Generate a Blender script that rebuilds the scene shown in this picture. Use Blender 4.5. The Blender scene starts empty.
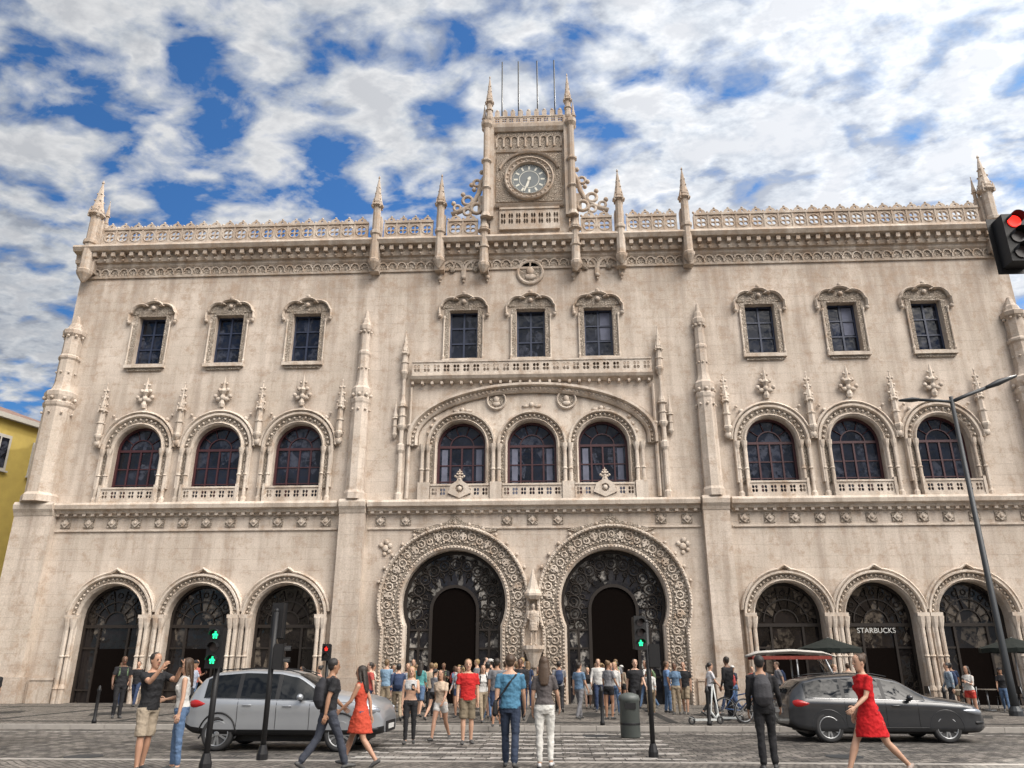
import bpy, bmesh, math, random
from mathutils import Vector, Matrix
from mathutils import noise as mn
from mathutils.bvhtree import BVHTree
from mathutils.geometry import tessellate_polygon
random.seed(7)
R=math.radians
scene=bpy.context.scene
COL=scene.collection
# ------------------------------------------------------------ mesh builder
class MB:
    def __init__(s): s.v=[];s.f=[];s.m=[];s.s=[]
    def add(s,vs,fs,mat=0,smooth=False):
        o=len(s.v); s.v.extend([tuple(v) for v in vs])
        for f in fs:
            s.f.append(tuple(i+o for i in f)); s.m.append(mat); s.s.append(smooth)
    def box(s,x0,x1,y0,y1,z0,z1,mat=0,M=None):
        vs=[Vector((x,y,z)) for x in(x0,x1) for y in(y0,y1) for z in(z0,z1)]
        if M: vs=[M@v for v in vs]
        s.add(vs,[(0,1,3,2),(4,6,7,5),(0,4,5,1),(2,3,7,6),(0,2,6,4),(1,5,7,3)],mat)
    def lathe(s,prof,cx,cy,seg=8,mat=0,smooth=False,rot=None,sq=1.0,M=None):
        rot=math.pi/seg if rot is None else rot
        vs=[];fs=[];n=len(prof)
        for r,z in prof:
            for k in range(seg):
                a=rot+2*math.pi*k/seg
                vs.append(Vector((cx+r*math.cos(a),cy+r*math.sin(a)*sq,z)))
        for i in range(n-1):
            for k in range(seg):
                k2=(k+1)%seg
                fs.append((i*seg+k,i*seg+k2,(i+1)*seg+k2,(i+1)*seg+k))
        fs.append(tuple(range(seg))[::-1]); fs.append(tuple((n-1)*seg+k for k in range(seg)))
        if M: vs=[M@v for v in vs]
        s.add(vs,fs,mat,smooth)
    def ball(s,x,y,z,r,mat=0,sx=1,sy=1,sz=1,seg=6,rings=3,smooth=True):
        vs=[(x,y,z-r*sz)];fs=[]
        for i in range(1,rings+1):
            p=-math.pi/2+math.pi*i/(rings+1)
            for k in range(seg):
                a=2*math.pi*k/seg
                vs.append((x+r*sx*math.cos(p)*math.cos(a),y+r*sy*math.cos(p)*math.sin(a),z+r*sz*math.sin(p)))
        vs.append((x,y,z+r*sz)); L=len(vs)-1
        for k in range(seg):
            k2=(k+1)%seg
            fs.append((0,1+k2,1+k))
            for i in range(rings-1):
                b=1+i*seg; fs.append((b+k,b+k2,b+seg+k2,b+seg+k))
            b=1+(rings-1)*seg; fs.append((b+k,b+k2,L))
        s.add(vs,fs,mat,smooth)
    def tube(s,pts,rads,seg=8,mat=0,smooth=True,u0=None,closed=False,dome=False):
        pts=[Vector(p) for p in pts]; n=len(pts)
        if not hasattr(rads,'__len__'): rads=[rads]*n
        if dome:
            t0=(pts[0]-pts[1]).normalized(); t1=(pts[-1]-pts[-2]).normalized()
            r0=rads[0] if not hasattr(rads[0],'__len__') else min(rads[0]); r1=rads[-1] if not hasattr(rads[-1],'__len__') else min(rads[-1])
            def sc(r,k): return tuple(q*k for q in r) if hasattr(r,'__len__') else r*k
            pts=[pts[0]+t0*r0*.85]+pts+[pts[-1]+t1*r1*.85]
            rads=[sc(rads[0],.5)]+list(rads)+[sc(rads[-1],.5)]; n+=2
        u=None;vs=[];fs=[]
        for i in range(n):
            if closed: t=(pts[(i+1)%n]-pts[i-1]).normalized()
            else: t=(pts[min(i+1,n-1)]-pts[max(i-1,0)])
            if t.length<1e-9: t=Vector((0,0,1))
            t=t.normalized()
            if u is None:
                if u0 is not None: u=Vector(u0)
                else: u=t.cross(Vector((0,0,1)) if abs(t.z)<.9 else Vector((0,1,0)))
            u=u-t*u.dot(t); u.normalize(); w=t.cross(u)
            r=rads[i]; ru,rv=(r if hasattr(r,'__len__') else (r,r))
            for k in range(seg):
                a=2*math.pi*k/seg
                vs.append(pts[i]+u*ru*math.cos(a)+w*rv*math.sin(a))
        m=n if closed else n-1
        for i in range(m):
            j=(i+1)%n
            for k in range(seg):
                k2=(k+1)%seg; fs.append((i*seg+k,i*seg+k2,j*seg+k2,j*seg+k))
        if not closed:
            fs.append(tuple(range(seg))[::-1]); fs.append(tuple((n-1)*seg+k for k in range(seg)))
        s.add(vs,fs,mat,smooth)
    def ring(s,c,axis,Rr,r,n=24,seg=6,mat=0):
        c=Vector(c);pts=[]
        for k in range(n):
            a=2*math.pi*k/n; ca,sa=Rr*math.cos(a),Rr*math.sin(a)
            pts.append(c+(Vector((ca,0,sa)) if axis=='y' else Vector((0,ca,sa)) if axis=='x' else Vector((ca,sa,0))))
        s.tube(pts,r,seg,mat,closed=True)
    def sweep(s,path,prof,mat=0,closed=False,smooth=False):
        n=len(path);vs=[];m=len(prof);fs=[]
        for i in range(n):
            if closed: a,b=path[i-1],path[(i+1)%n]
            else: a,b=path[max(i-1,0)],path[min(i+1,n-1)]
            tx,tz=b[0]-a[0],b[1]-a[1]; l=math.hypot(tx,tz) or 1; nx,nz=-tz/l,tx/l
            for q,y in prof: vs.append((path[i][0]+nx*q,y,path[i][1]+nz*q))
        for i in range(n if closed else n-1):
            j=(i+1)%n
            for k in range(m):
                k2=(k+1)%m; fs.append((i*m+k,i*m+k2,j*m+k2,j*m+k))
        if not closed:
            fs.append(tuple(range(m))); fs.append(tuple((n-1)*m+k for k in range(m))[::-1])
        s.add(vs,fs,mat,smooth)
    def plate(s,outline,holes,y0,y1,mat=0):
        loops=[outline]+list(holes)
        tris=tessellate_polygon([[Vector((p[0],p[1],0)) for p in l] for l in loops])
        flat=[p for l in loops for p in l]; N=len(flat)
        vs=[(p[0],y0,p[1]) for p in flat]+[(p[0],y1,p[1]) for p in flat]
        fs=[tuple(t) for t in tris]+[tuple(i+N for i in t)[::-1] for t in tris]
        o=0
        for l in loops:
            k=len(l)
            for i in range(k):
                a,b=o+i,o+(i+1)%k; fs.append((a,b,b+N,a+N))
            o+=k
        s.add(vs,fs,mat)
    def obj(s,name,mats,parent=None,recalc=True,loc=None,rotz=None):
        me=bpy.data.meshes.new(name); me.from_pydata(s.v,[],s.f)
        for m in mats: me.materials.append(m)
        me.polygons.foreach_set('material_index',s.m); me.polygons.foreach_set('use_smooth',s.s)
        if recalc:
            bm=bmesh.new(); bm.from_mesh(me); bmesh.ops.recalc_face_normals(bm,faces=bm.faces); bm.to_mesh(me); bm.free()
        me.update()
        o=bpy.data.objects.new(name,me); COL.objects.link(o)
        if parent: o.parent=parent
        if loc: o.location=loc
        if rotz is not None: o.rotation_euler[2]=rotz
        return o
def empty(name,loc=(0,0,0),rotz=0):
    e=bpy.data.objects.new(name,None); COL.objects.link(e); e.location=loc; e.rotation_euler[2]=rotz; return e
def arc(cx,cz,r,a0,a1,n,b=None):
    b=r if b is None else b
    return [(cx+r*math.cos(R(a0+(a1-a0)*i/n)),cz+b*math.sin(R(a0+(a1-a0)*i/n))) for i in range(n+1)]
def archpath(cx,zb,zs,r,n=20): return [(cx-r,zb)]+arc(cx,zs,r,180,0,n)+[(cx+r,zb)]
def shoepath(cx,cz,r,zb,al=25,n=36):
    a=arc(cx,cz,r,180+al,-al,n); return [(a[0][0],zb)]+a+[(a[-1][0],zb)]
# ------------------------------------------------------------ materials
def newmat(name):
    m=bpy.data.materials.new(name); m.use_nodes=True; nt=m.node_tree
    return m,nt,nt.nodes['Principled BSDF']
def N(nt,t,**k):
    n=nt.nodes.new(t)
    for a,b in k.items(): setattr(n,a,b)
    return n
def noise(nt,vec,scale,detail=4,rough=.55,dist=0):
    n=N(nt,'ShaderNodeTexNoise'); n.inputs['Scale'].default_value=scale; n.inputs['Detail'].default_value=detail
    n.inputs['Roughness'].default_value=rough; n.inputs['Distortion'].default_value=dist
    if vec: nt.links.new(vec,n.inputs['Vector'])
    return n.outputs['Fac']
def ramp(nt,fac,stops):
    r=N(nt,'ShaderNodeValToRGB'); nt.links.new(fac,r.inputs['Fac']); e=r.color_ramp.elements
    while len(e)<len(stops): e.new(.5)
    for i,(p,c) in enumerate(stops):
        e[i].position=p; e[i].color=(tuple(c)[:3]+(1,)) if hasattr(c,'__len__') else (c,c,c,1)
    return r.outputs['Color']
def mix(nt,fac,a,b,mode='MIX'):
    m=N(nt,'ShaderNodeMix',data_type='RGBA',blend_type=mode)
    for sock,v in((m.inputs[0],fac),(m.inputs[6],a),(m.inputs[7],b)):
        if hasattr(v,'is_output'): nt.links.new(v,sock)
        elif hasattr(v,'__len__'): sock.default_value=tuple(v)[:3]+(1,)
        else: sock.default_value=v if sock==m.inputs[0] else (v,v,v,1)
    return m.outputs[2]
def math_(nt,op,a,b=0.0,clamp=False):
    m=N(nt,'ShaderNodeMath',operation=op,use_clamp=clamp)
    for i,v in enumerate((a,b)):
        if hasattr(v,'is_output'): nt.links.new(v,m.inputs[i])
        else: m.inputs[i].default_value=v
    return m.outputs[0]
def maprange(nt,v,a,b,c=0.,d=1.):
    m=N(nt,'ShaderNodeMapRange',interpolation_type='SMOOTHSTEP'); nt.links.new(v,m.inputs[0])
    for i,q in enumerate((a,b,c,d)): m.inputs[i+1].default_value=q
    return m.outputs[0]
def mapping(nt,vec,sc):
    m=N(nt,'ShaderNodeMapping'); m.inputs['Scale'].default_value=sc; nt.links.new(vec,m.inputs['Vector']); return m.outputs['Vector']
def bump(nt,bsdf,h,dist,strength=1.0):
    b=N(nt,'ShaderNodeBump'); b.inputs['Distance'].default_value=dist; b.inputs['Strength'].default_value=strength
    nt.links.new(h,b.inputs['Height']); nt.links.new(b.outputs['Normal'],bsdf.inputs['Normal'])
def stone(name,c1,c2,carved=0,joints=True,dirt=.5,depth=.42):
    m,nt,b=newmat(name); L=nt.links.new
    tc=N(nt,'ShaderNodeTexCoord').outputs['Object']
    sx=N(nt,'ShaderNodeSeparateXYZ'); L(tc,sx.inputs[0])
    top=math_(nt,'MULTIPLY',maprange(nt,sx.outputs['Z'],15.5,22.5),.10)
    low=math_(nt,'MULTIPLY',maprange(nt,sx.outputs['Z'],3.,-.2),.12)
    wx=math_(nt,'ADD',top,low)
    n1=noise(nt,tc,.33,4,.6); col=mix(nt,ramp(nt,n1,[(.38,0.),(.62,1.)]),c1,c2)
    st=math_(nt,'ADD',noise(nt,mapping(nt,tc,(1.1,1.1,.10)),1.3,5,.65),wx)
    dark=(c1[0]*.48,c1[1]*.44,c1[2]*.41)
    col=mix(nt,math_(nt,'MULTIPLY',ramp(nt,st,[(.45,0.),(.70,1.)]),dirt),col,dark)
    sp=math_(nt,'ADD',noise(nt,tc,1.5,6,.78),math_(nt,'MULTIPLY',wx,.5))
    col=mix(nt,math_(nt,'MULTIPLY',ramp(nt,sp,[(.50,0.),(.66,1.)]),dirt),col,(dark[0]*1.2,dark[1]*1.08,dark[2]*.96))
    fine=noise(nt,tc,16,4,.75)
    col=mix(nt,.45,col,ramp(nt,fine,[(.32,.42),(.62,1.)]),'MULTIPLY')
    h=math_(nt,'MULTIPLY',fine,.4)
    if joints:
        cx=N(nt,'ShaderNodeCombineXYZ')
        L(sx.outputs['X'],cx.inputs['X']); L(sx.outputs['Z'],cx.inputs['Y'])
        br=N(nt,'ShaderNodeTexBrick'); L(cx.outputs[0],br.inputs['Vector'])
        br.inputs['Scale'].default_value=1; br.inputs['Brick Width'].default_value=1.25; br.inputs['Row Height'].default_value=.52
        br.inputs['Mortar Size'].default_value=.006; br.inputs['Mortar Smooth'].default_value=.5
        br.inputs['Color1'].default_value=(1,1,1,1); br.inputs['Color2'].default_value=(.80,.78,.76,1); br.inputs['Mortar'].default_value=(.62,.58,.54,1)
        col=mix(nt,.36,col,br.outputs['Color'],'MULTIPLY')
        h=math_(nt,'SUBTRACT',h,math_(nt,'MULTIPLY',br.outputs['Fac'],.4))
    dist=.014
    if carved:
        v=N(nt,'ShaderNodeTexVoronoi',feature='DISTANCE_TO_EDGE'); v.inputs['Scale'].default_value=carved; L(mapping(nt,tc,(1,.3,1)),v.inputs['Vector'])
        w=noise(nt,mapping(nt,tc,(1,.3,1)),carved*.9,2,.5,1.5)
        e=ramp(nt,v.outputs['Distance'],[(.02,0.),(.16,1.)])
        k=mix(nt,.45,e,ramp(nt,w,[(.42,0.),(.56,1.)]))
        col=mix(nt,math_(nt,'SUBTRACT',1,k),col,(c1[0]*depth,c1[1]*depth*.93,c1[2]*depth*.85))  # recess colour darkened: crevice dirt plus painted shade for deeper relief
        h=math_(nt,'ADD',math_(nt,'MULTIPLY',k,2.6),h); dist=.03
    L(col,b.inputs['Base Color']); b.inputs['Roughness'].default_value=.9
    bump(nt,b,h,dist)
    return m
M_WALL=stone('limestone_wall',(.64,.555,.475),(.54,.465,.39),dirt=.68)
M_TRIM=stone('limestone_trim',(.66,.58,.495),(.55,.475,.40),joints=False,dirt=.8)
M_CARV=stone('carved_limestone',(.64,.56,.475),(.54,.465,.385),carved=5.5,joints=False,dirt=.6)
M_CARVF=stone('finely_carved_limestone',(.64,.56,.475),(.54,.465,.385),carved=9,joints=False,dirt=.6)
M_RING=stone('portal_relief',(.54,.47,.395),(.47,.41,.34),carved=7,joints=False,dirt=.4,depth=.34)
_c={}
def plain(name,c,rough=.6,metal=0,nscale=8,var=.15,bmp=.0,coat=0,spec=None):
    key=(name,tuple(c))
    if key in _c: return _c[key]
    m,nt,b=newmat(name); tc=N(nt,'ShaderNodeTexCoord').outputs['Object']
    n=noise(nt,tc,nscale,4,.6)
    nt.links.new(mix(nt,n,tuple(q*(1-var) for q in c),tuple(min(1,q*(1+var)) for q in c)),b.inputs['Base Color'])
    b.inputs['Roughness'].default_value=rough; b.inputs['Metallic'].default_value=metal
    if spec is not None: b.inputs['Specular IOR Level'].default_value=spec
    if coat: b.inputs['Coat Weight'].default_value=coat; b.inputs['Coat Roughness'].default_value=.05
    if bmp: bump(nt,b,n,bmp)
    _c[key]=m; return m
def cloth(c): return plain('cloth',c,.85,0,9,.28,.02,spec=.25)
def emis(name,c,s):
    m,nt,b=newmat(name); b.inputs['Base Color'].default_value=(*c,1); b.inputs['Emission Color'].default_value=(*c,1); b.inputs['Emission Strength'].default_value=s; return m
def glass(name,c,rough=.04,var=.5,ior=1.45,refl_patch=None,pscale=1.4):
    m,nt,b=newmat(name); tc=N(nt,'ShaderNodeTexCoord').outputs['Object']
    n=noise(nt,tc,.9,3,.5)
    col=mix(nt,ramp(nt,n,[(.4,0.),(.6,1.)]),c,tuple(q*(1+var*3) for q in c))
    if refl_patch:
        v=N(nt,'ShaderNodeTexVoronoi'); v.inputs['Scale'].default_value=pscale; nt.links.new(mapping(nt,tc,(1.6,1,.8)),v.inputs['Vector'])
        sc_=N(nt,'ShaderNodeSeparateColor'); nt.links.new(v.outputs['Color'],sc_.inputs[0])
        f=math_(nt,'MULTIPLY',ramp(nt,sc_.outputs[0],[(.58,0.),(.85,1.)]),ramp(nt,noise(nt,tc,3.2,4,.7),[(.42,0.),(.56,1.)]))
        col=mix(nt,f,col,refl_patch)  # lighter areas painted into the glass colour as reflections and interior light
    nt.links.new(col,b.inputs['Base Color'])
    b.inputs['Roughness'].default_value=rough; b.inputs['IOR'].default_value=ior
    bump(nt,b,noise(nt,tc,1.6,2),.02); return m
M_GLASS=glass('window_glass',(.005,.006,.010),ior=1.42,refl_patch=(.05,.055,.075))
M_GLASSD=glass('dark_door_glass',(.006,.005,.005),ior=1.38,refl_patch=(.12,.10,.08),pscale=1.1)
M_GLASSP=glass('portal_glass',(.008,.008,.010),ior=1.38,refl_patch=(.34,.32,.29),pscale=1.7)
M_FRAMEN=plain('navy_window_frame',(.018,.026,.055),.45)
M_FRAMER=plain('oxblood_window_frame',(.05,.013,.016),.45)
M_FRAMEB=plain('dark_bronze_joinery',(.022,.017,.014),.5,spec=.3)
M_WHITE=plain('curtain_cloth',(.12,.13,.18),.8,0,3,.5)
M_BLACK=plain('black_paint',(.010,.010,.011),.5,spec=.35)
M_INT=plain('dark_interior',(.006,.0045,.004),1.0,spec=.0)  # near-black sheet colour standing in for the shade of unlit rooms
M_METAL=plain('galvanised_steel',(.35,.36,.37),.45,.8)
M_DGREY=plain('dark_grey_steel',(.03,.034,.038),.5,.2)
M_RUB=plain('rubber',(.02,.02,.021),.8)
# ------------------------------------------------------------ station
ST=empty('train_station')
TOPX=[(-19.9),(-15.75),(-11.65),-3.45,0,3.45,11.6,15.7,19.85]
MIDS=[-19.5,-15.5,-11.45,11.4,15.35,19.35]; MIDC=[-3.42,0,3.42]
GRX=[-19.4,-15.3,-11.3,11.25,15.2,19.2]
HW=24.3
MS,MR=11.62,1.2
wall=MB()
holes=[[(c-.72,16.2),(c+.72,16.2),(c+.72,18.85),(c-.72,18.85)] for c in TOPX]
holes+=[archpath(c,8.95,MS,MR) for c in MIDS+MIDC]
holes+=[archpath(c,-.3,3.6,1.5) for c in GRX]
PX,PZ=3.62,4.25
holes+=[shoepath(s*PX,PZ,2.38,-.3) for s in(-1,1)]
wall.plate([(-HW,-.6),(HW,-.6),(HW,22.9),(-HW,22.9)],holes,0,.8)
wall.obj('front_wall',[M_WALL],ST)
mass=MB()
mass.box(-HW+.02,HW-.02,.803,26,-.6,22.85); mass.box(-HW-.3,HW+.3,.9,26.3,22.853,23.0)
mass.obj('rear_mass',[M_WALL],ST)
back=MB(); back.box(-23,23,.72,.80,-.3,22.5); back.obj('interior_dark',[M_INT],ST)
T=MB() # trim: 0 trim,1 carved,2 fine carved,3 wall,4 ring
def xsegs(): return [(-22.6,-21.5),(-17.8,-16.9),(-13.7,-12.9),(-9.7,-9.2),(-7.7,-7.05),(7.05,7.7),(9.2,9.65),(12.85,13.65),(16.8,17.6),(20.8,22.6)]
for a,b in xsegs(): T.box(a,b,-.14,.0,-.3,.95,0); T.box(a,b,-.18,.0,.953,1.05,0)
def ledge(x0,x1,steps,mat=0):
    T.sweep([(x0,0),(x1,0)],[(z,y) for z,y in [(steps[0][0],.05)]+steps+[(steps[-1][0],.05)]],mat)
for a,b in((-23.0,-9.2),(-7.75,7.75),(9.2,23.0)):
    ledge(a,b,[(8.28,-.08),(8.4,-.12),(8.42,-.26),(8.55,-.32),(8.6,-.48),(8.78,-.52),(8.9,-.45)])
    ledge(a,b,[(7.55,-.04),(7.58,-.08),(7.64,-.08),(7.66,-.04)])
    n=int((b-a)/1.15)
    for i in range(n):
        x=a+(i+.5)*(b-a)/n
        if abs(abs(x)-PX)<1.6: continue
        T.box(x-.24,x+.24,-.05,0,7.76,8.18,2); T.plate([(x-.2,7.97),(x,7.77),(x+.2,7.97),(x,8.17)],[],-.10,-.05,0); T.ball(x,-.11,7.97,.09,0,1,.6,1)
    k=int((b-a)/.42)
    for i in range(k):
        x=a+(i+.5)*(b-a)/k; T.box(x-.08,x+.08,-.25,-.1,8.3,8.41,0)
ledge(-24.6,24.6,[(21.75,-.06),(21.85,-.14),(22.0,-.16),(22.02,-.3),(22.2,-.36),(22.22,-.30),(22.5,-.34),(22.55,-.68),(22.75,-.8),(22.9,-.72)])
T.box(-24.2,24.2,-.05,0,21.28,21.74,1)
T.sweep([(-24.2,0),(24.2,0)],[(21.16,.02),(21.16,-.09),(21.27,-.11),(21.27,.02)],0)
k=int(48.4/.5)
for i in range(k):
    x=-24.2+(i+.5)*48.4/k
    T.box(x-.10,x+.10,-.58,-.3,22.26,22.5,0)
    T.sweep(arc(x,21.5,.17,180,0,6),[(0,.0),(0,-.12),(.06,-.12),(.06,.0)],0)
    T.box(x-.285,x-.215,-.13,-.0,21.28,21.5,0)
    T.ball(x,-.37,22.1,.07,0)
def mould(path,w,y,mat=0,deep=.06,band=None):
    p=[(-.02,deep),(-.02,y*.4),(w*.12,y*.85),(w*.25,y*.35),(w*.3,y*.35)]
    T.sweep(path,p+[(w*.3,deep)],mat)
    T.sweep(path,[(w*.302,deep),(w*.302,y*.4),(w*.7,y*.4),(w*.7,deep)],2 if band is None else band)
    T.sweep(path,[(w*.702,deep),(w*.702,y*.6),(w*.78,y),(w*.95,y),(w,y*.6),(w,deep)],mat)
def beads(path,off,y,r,step,mat=0):
    acc=0
    for i in range(len(path)-1):
        a,b=Vector(path[i]),Vector(path[i+1]); d=b-a; l=d.length
        if l<1e-6: continue
        n=Vector((-d.y,d.x))/l
        while acc<l:
            p=a+d*(acc/l)+n*off; T.ball(p.x,y,p.y,r,mat,1,.8,1,5,2); acc+=step
        acc-=l
def finial(x,z,h,y=-.12,k=1.0):
    T.lathe([(.09*k,z),(.12*k,z+h*.1),(.07*k,z+h*.2),(.07*k,z+h*.4),(.17*k,z+h*.5),(.07*k,z+h*.6),(.06*k,z+h*.8),(.015,z+h)],x,y,6,0)
    for s in(-1,1):
        T.ball(x+s*.16*k,y,z+h*.26,.11*k,0,1.2,.6,.8,6,3); T.ball(x+s*.29*k,y,z+h*.35,.09*k,0); T.ball(x+s*.16*k,y,z+h*.55,.09*k,0); T.ball(x+s*.1*k,y,z+h*.75,.06*k,0)
    T.ball(x,y,z+h*.3,.12*k,0)
def pinnacle(x,y,z0,zs,z1,w,mb=None,seg=8,crk=True):
    mb=mb or T; H=z1-zs
    mb.lathe([(w*.2,z0-w*1.8),(w*.55,z0-w*1.3),(w*1.05,z0-w*.5),(w*1.15,z0),(w*.85,z0+w*.3),(w*.8,z0+(zs-z0)*.45),(w*1.05,z0+(zs-z0)*.47),(w*1.05,z0+(zs-z0)*.52),(w*.75,z0+(zs-z0)*.54),(w*.72,zs-w*.5),(w*1.25,zs-w*.2),(w*1.25,zs),(w*.85,zs+H*.05),(w*.95,zs+H*.1),(w*.6,zs+H*.35),(w*.32,zs+H*.7),(w*.1,zs+H*.9),(w*.22,zs+H*.93),(w*.04,z1)],x,y,seg,0)
    if crk:
        for k in range(4):
            for q in(.18,.38,.58):
                a=R(45+90*k); rr=w*(1.0-q)
                mb.ball(x+rr*math.cos(a),y+rr*math.sin(a),zs+H*q,w*.17,0,seg=5,rings=2)
            a=R(45+90*k); mb.lathe([(w*.2,zs-w*.6),(w*.18,zs+w*.2),(w*.02,zs+w*1.0)],x+w*1.02*math.cos(a),y+w*1.02*math.sin(a),4,0)
for c in TOPX:
    T.plate([(c-.98,16.1),(c-.98,18.9),(c-.7,18.95),(c+.7,18.95),(c+.98,18.9),(c+.98,16.1),(c+.74,16.1),(c+.74,18.84),(c-.74,18.84),(c-.74,16.1)],[],-.07,.02,2)
    T.box(c-1.05,c+1.05,-.2,.02,15.93,16.1,0); T.box(c-.9,c+.9,-.1,.02,15.78,15.927,2)
    hood=[(c-1.2,18.6),(c-1.2,18.95)]+arc(c-.62,18.95,.5,170,60,8)+arc(c,19.0,.62,140,40,8)+arc(c+.62,18.95,.5,120,10,8)+[(c+1.2,18.95),(c+1.2,18.6)]
    T.sweep(hood,[(0,.02),(0,-.18),(.06,-.26),(.13,-.18),(.13,.02)],0)
    T.plate([(c-1.1,18.97)]+arc(c-.62,18.95,.48,165,60,6)+arc(c,19.0,.6,140,40,6)+arc(c+.62,18.95,.48,120,15,6)+[(c+1.1,18.97)],[],-.06,.02,2)
    for s in(-1,1): T.ball(c+s*1.23,-.12,18.52,.12,0)
    T.ball(c,-.15,19.78,.12,0); T.ball(c,-.13,19.3,.13,0)
    for s in(-1,1): T.lathe([(.05,16.1),(.08,16.25),(.045,16.35),(.045,18.3),(.08,18.4),(.08,18.5)],c+s*1.0,-.1,6,0)
def lattice(mb,x0,x1,z0,z1,y0,y1,unit,mat=0,rail=.1):
    n=max(1,round((x1-x0)/unit)); u=(x1-x0)/n; hs=[]
    h=z1-z0
    for i in range(n):
        cx=x0+(i+.5)*u; cz=(z0+z1)/2; r=min(u,h)*.5
        for k in range(4):
            a=R(90*k+45); q=r*.47
            hs.append([(cx+q*math.cos(a)+r*.3*math.cos(R(t)),cz+q*math.sin(a)*h/min(u,h)*.95+r*.3*math.sin(R(t))*h/min(u,h)) for t in range(0,360,45)])
    mb.plate([(x0,z0),(x1,z0),(x1,z1),(x0,z1)],hs,y0,y1,mat)
    mb.box(x0,x1,y0-rail*.5,y1+rail*.5,z1+.002,z1+rail,mat); mb.box(x0,x1,y0-rail*.4,y1+rail*.4,z0-rail,z0-.002,mat)
def baluster(mb,x0,x1,z0,z1,y):
    n=round((x1-x0)/.74); u=(x1-x0)/n
    lattice(mb,x0,x1,z0+.02,z1,y-.06,y+.06,u,0,.12)
    for i in range(n):
        cx=x0+(i+.5)*u
        mb.ring((cx,y-.05,(z0+z1)/2),'y',min(u,z1-z0)*.42,.04,12,5,0)
        mb.plate([(cx-u*.42,z1+.12)]+arc(cx,z1+.14,u*.36,170,10,8,.24)+[(cx+u*.42,z1+.12)],[arc(cx,z1+.24,.065,0,315,7)],y-.05,y+.05,0)
        mb.ball(cx,y,z1+.43,.07,0); mb.box(cx-u/2-.04,cx-u/2+.04,y-.1,y+.1,z0,z1,0); mb.ball(cx-u/2,y,z1+.2,.075,0)
B=MB()
yb=-.45
for a,b in((-23.2,-8.65),(-7.75,-5.15),(-4.35,-2.75),(2.75,4.35),(5.15,7.75),(8.65,23.2)): baluster(B,a,b,23.02,23.85,yb)
B.obj('roof_balustrade',[M_TRIM],ST)
for x in(-8.2,-4.75,4.75,8.2): pinnacle(x,-.62,21.55,24.9,26.8,.28); T.box(x-.24,x+.24,-.5,-.05,21.0,24.3,0)
for x in(-2.4,2.4): pinnacle(x,-.62,21.2,23.2,24.4,.28,crk=False); T.box(x-.22,x+.22,-.5,-.05,20.9,24.3,0)
for x in(-23.85,23.85):
    pinnacle(x,-.5,21.4,24.9,27.1,.36); T.box(x-.38,x+.38,-.4,.3,21.4,24.6,0)
    for s in(-1,1): pinnacle(x+s*.4,-.15,24.1,25.0,26.0,.12,crk=False)
for c in(-3.5,3.5):
    for s in(-.62,.62):
        T.sweep(archpath(c+s,20.75,21.15,.5,12),[(0,.02),(0,-.1),(.12,-.14),(.12,.02)],0)
        T.ball(c+s,-.07,21.2,.2,2,1,.5,1)
    for s in(-1.25,0,1.25): T.ball(c+s,-.1,20.7,.13,0); T.ball(c+s,-.08,20.5,.07,0)
def medallion(x,z,r,y=-.05):
    T.sweep(arc(x,z,r*.8,180,-162,20),[(0,.02),(0,y-.06),(r*.1,y-.1),(r*.2,y-.06),(r*.2,.02)],0,closed=True)
    T.plate(arc(x,z,r*.8,0,345,23),[],y,.02,2); T.ball(x,y-.02,z+r*.1,r*.3,0,1,.5,1.2,8,4); T.ball(x,y-.02,z-r*.35,r*.35,0,1.2,.3,.7,8,4)
medallion(0,20.95,.72); medallion(-1.72,13.85,.5,-.13); medallion(1.72,13.85,.5,-.13)
for c in MIDS:
    mould(archpath(c,9.6,MS,MR),.6,-.26)
    T.sweep(arc(c,MS,MR+.62,178,2,22),[(0,.02),(0,-.22),(.05,-.3),(.13,-.22),(.13,.02)],0)
    beads(arc(c,MS,MR,175,5,22),.31,-.15,.07,.22)
    T.plate([(c-.35,MS+1.88),(c-.12,MS+2.05),(c,MS+2.4),(c+.12,MS+2.05),(c+.35,MS+1.88)],[],-.16,.02,0)
    finial(c,MS+2.1,1.65,-.18,1.3)
    for s in(-1,1):
        for q in(1.32,1.66):
            x=c+s*q
            T.lathe([(.14,8.9),(.14,9.1),(.085,9.2),(.08,10.2),(.12,10.25),(.08,10.32),(.075,11.2),(.13,11.4),(.15,11.6)],x,-.2,8,0,False)
        T.ball(c+s*1.3,-.14,13.1,.13,0); T.ball(c+s*1.5,-.12,13.35,.08,0)
    lattice(T,c-1.3,c+1.3,9.0,9.55,-.36,-.28,.42,0,.09)
    T.box(c-1.42,c-1.3,-.42,-.24,8.9,9.75,0); T.box(c+1.3,c+1.42,-.42,-.24,8.9,9.75,0)
def midcol(x):
    pinnacle(x,-.24,12.3,13.6,15.1,.2,seg=6); T.ball(x,-.2,11.9,.2,0,1,.7,1)
    for q in(13.9,14.3,14.65): 
        for s in(-1,1): T.ball(x+s*.17*(15.6-q)/1.7,-.26,q,.08,0)
for side in(-1,1):
    xs=sorted([abs(q) for q in MIDS if q*side>0])
    for x in(xs[0]-2.02,(xs[0]+xs[1])/2,(xs[1]+xs[2])/2,xs[2]+2.02): midcol(side*x)
sp=arc(0,11.95,5.5,180,0,40,2.25)
spand=[(-5.5,11.62)]+sp+[(5.5,11.62)]
for c in reversed(MIDC): spand+=arc(c,MS,MR+.45,0,180,20)
T.plate(spand,[],-.06,.003,0)
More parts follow.
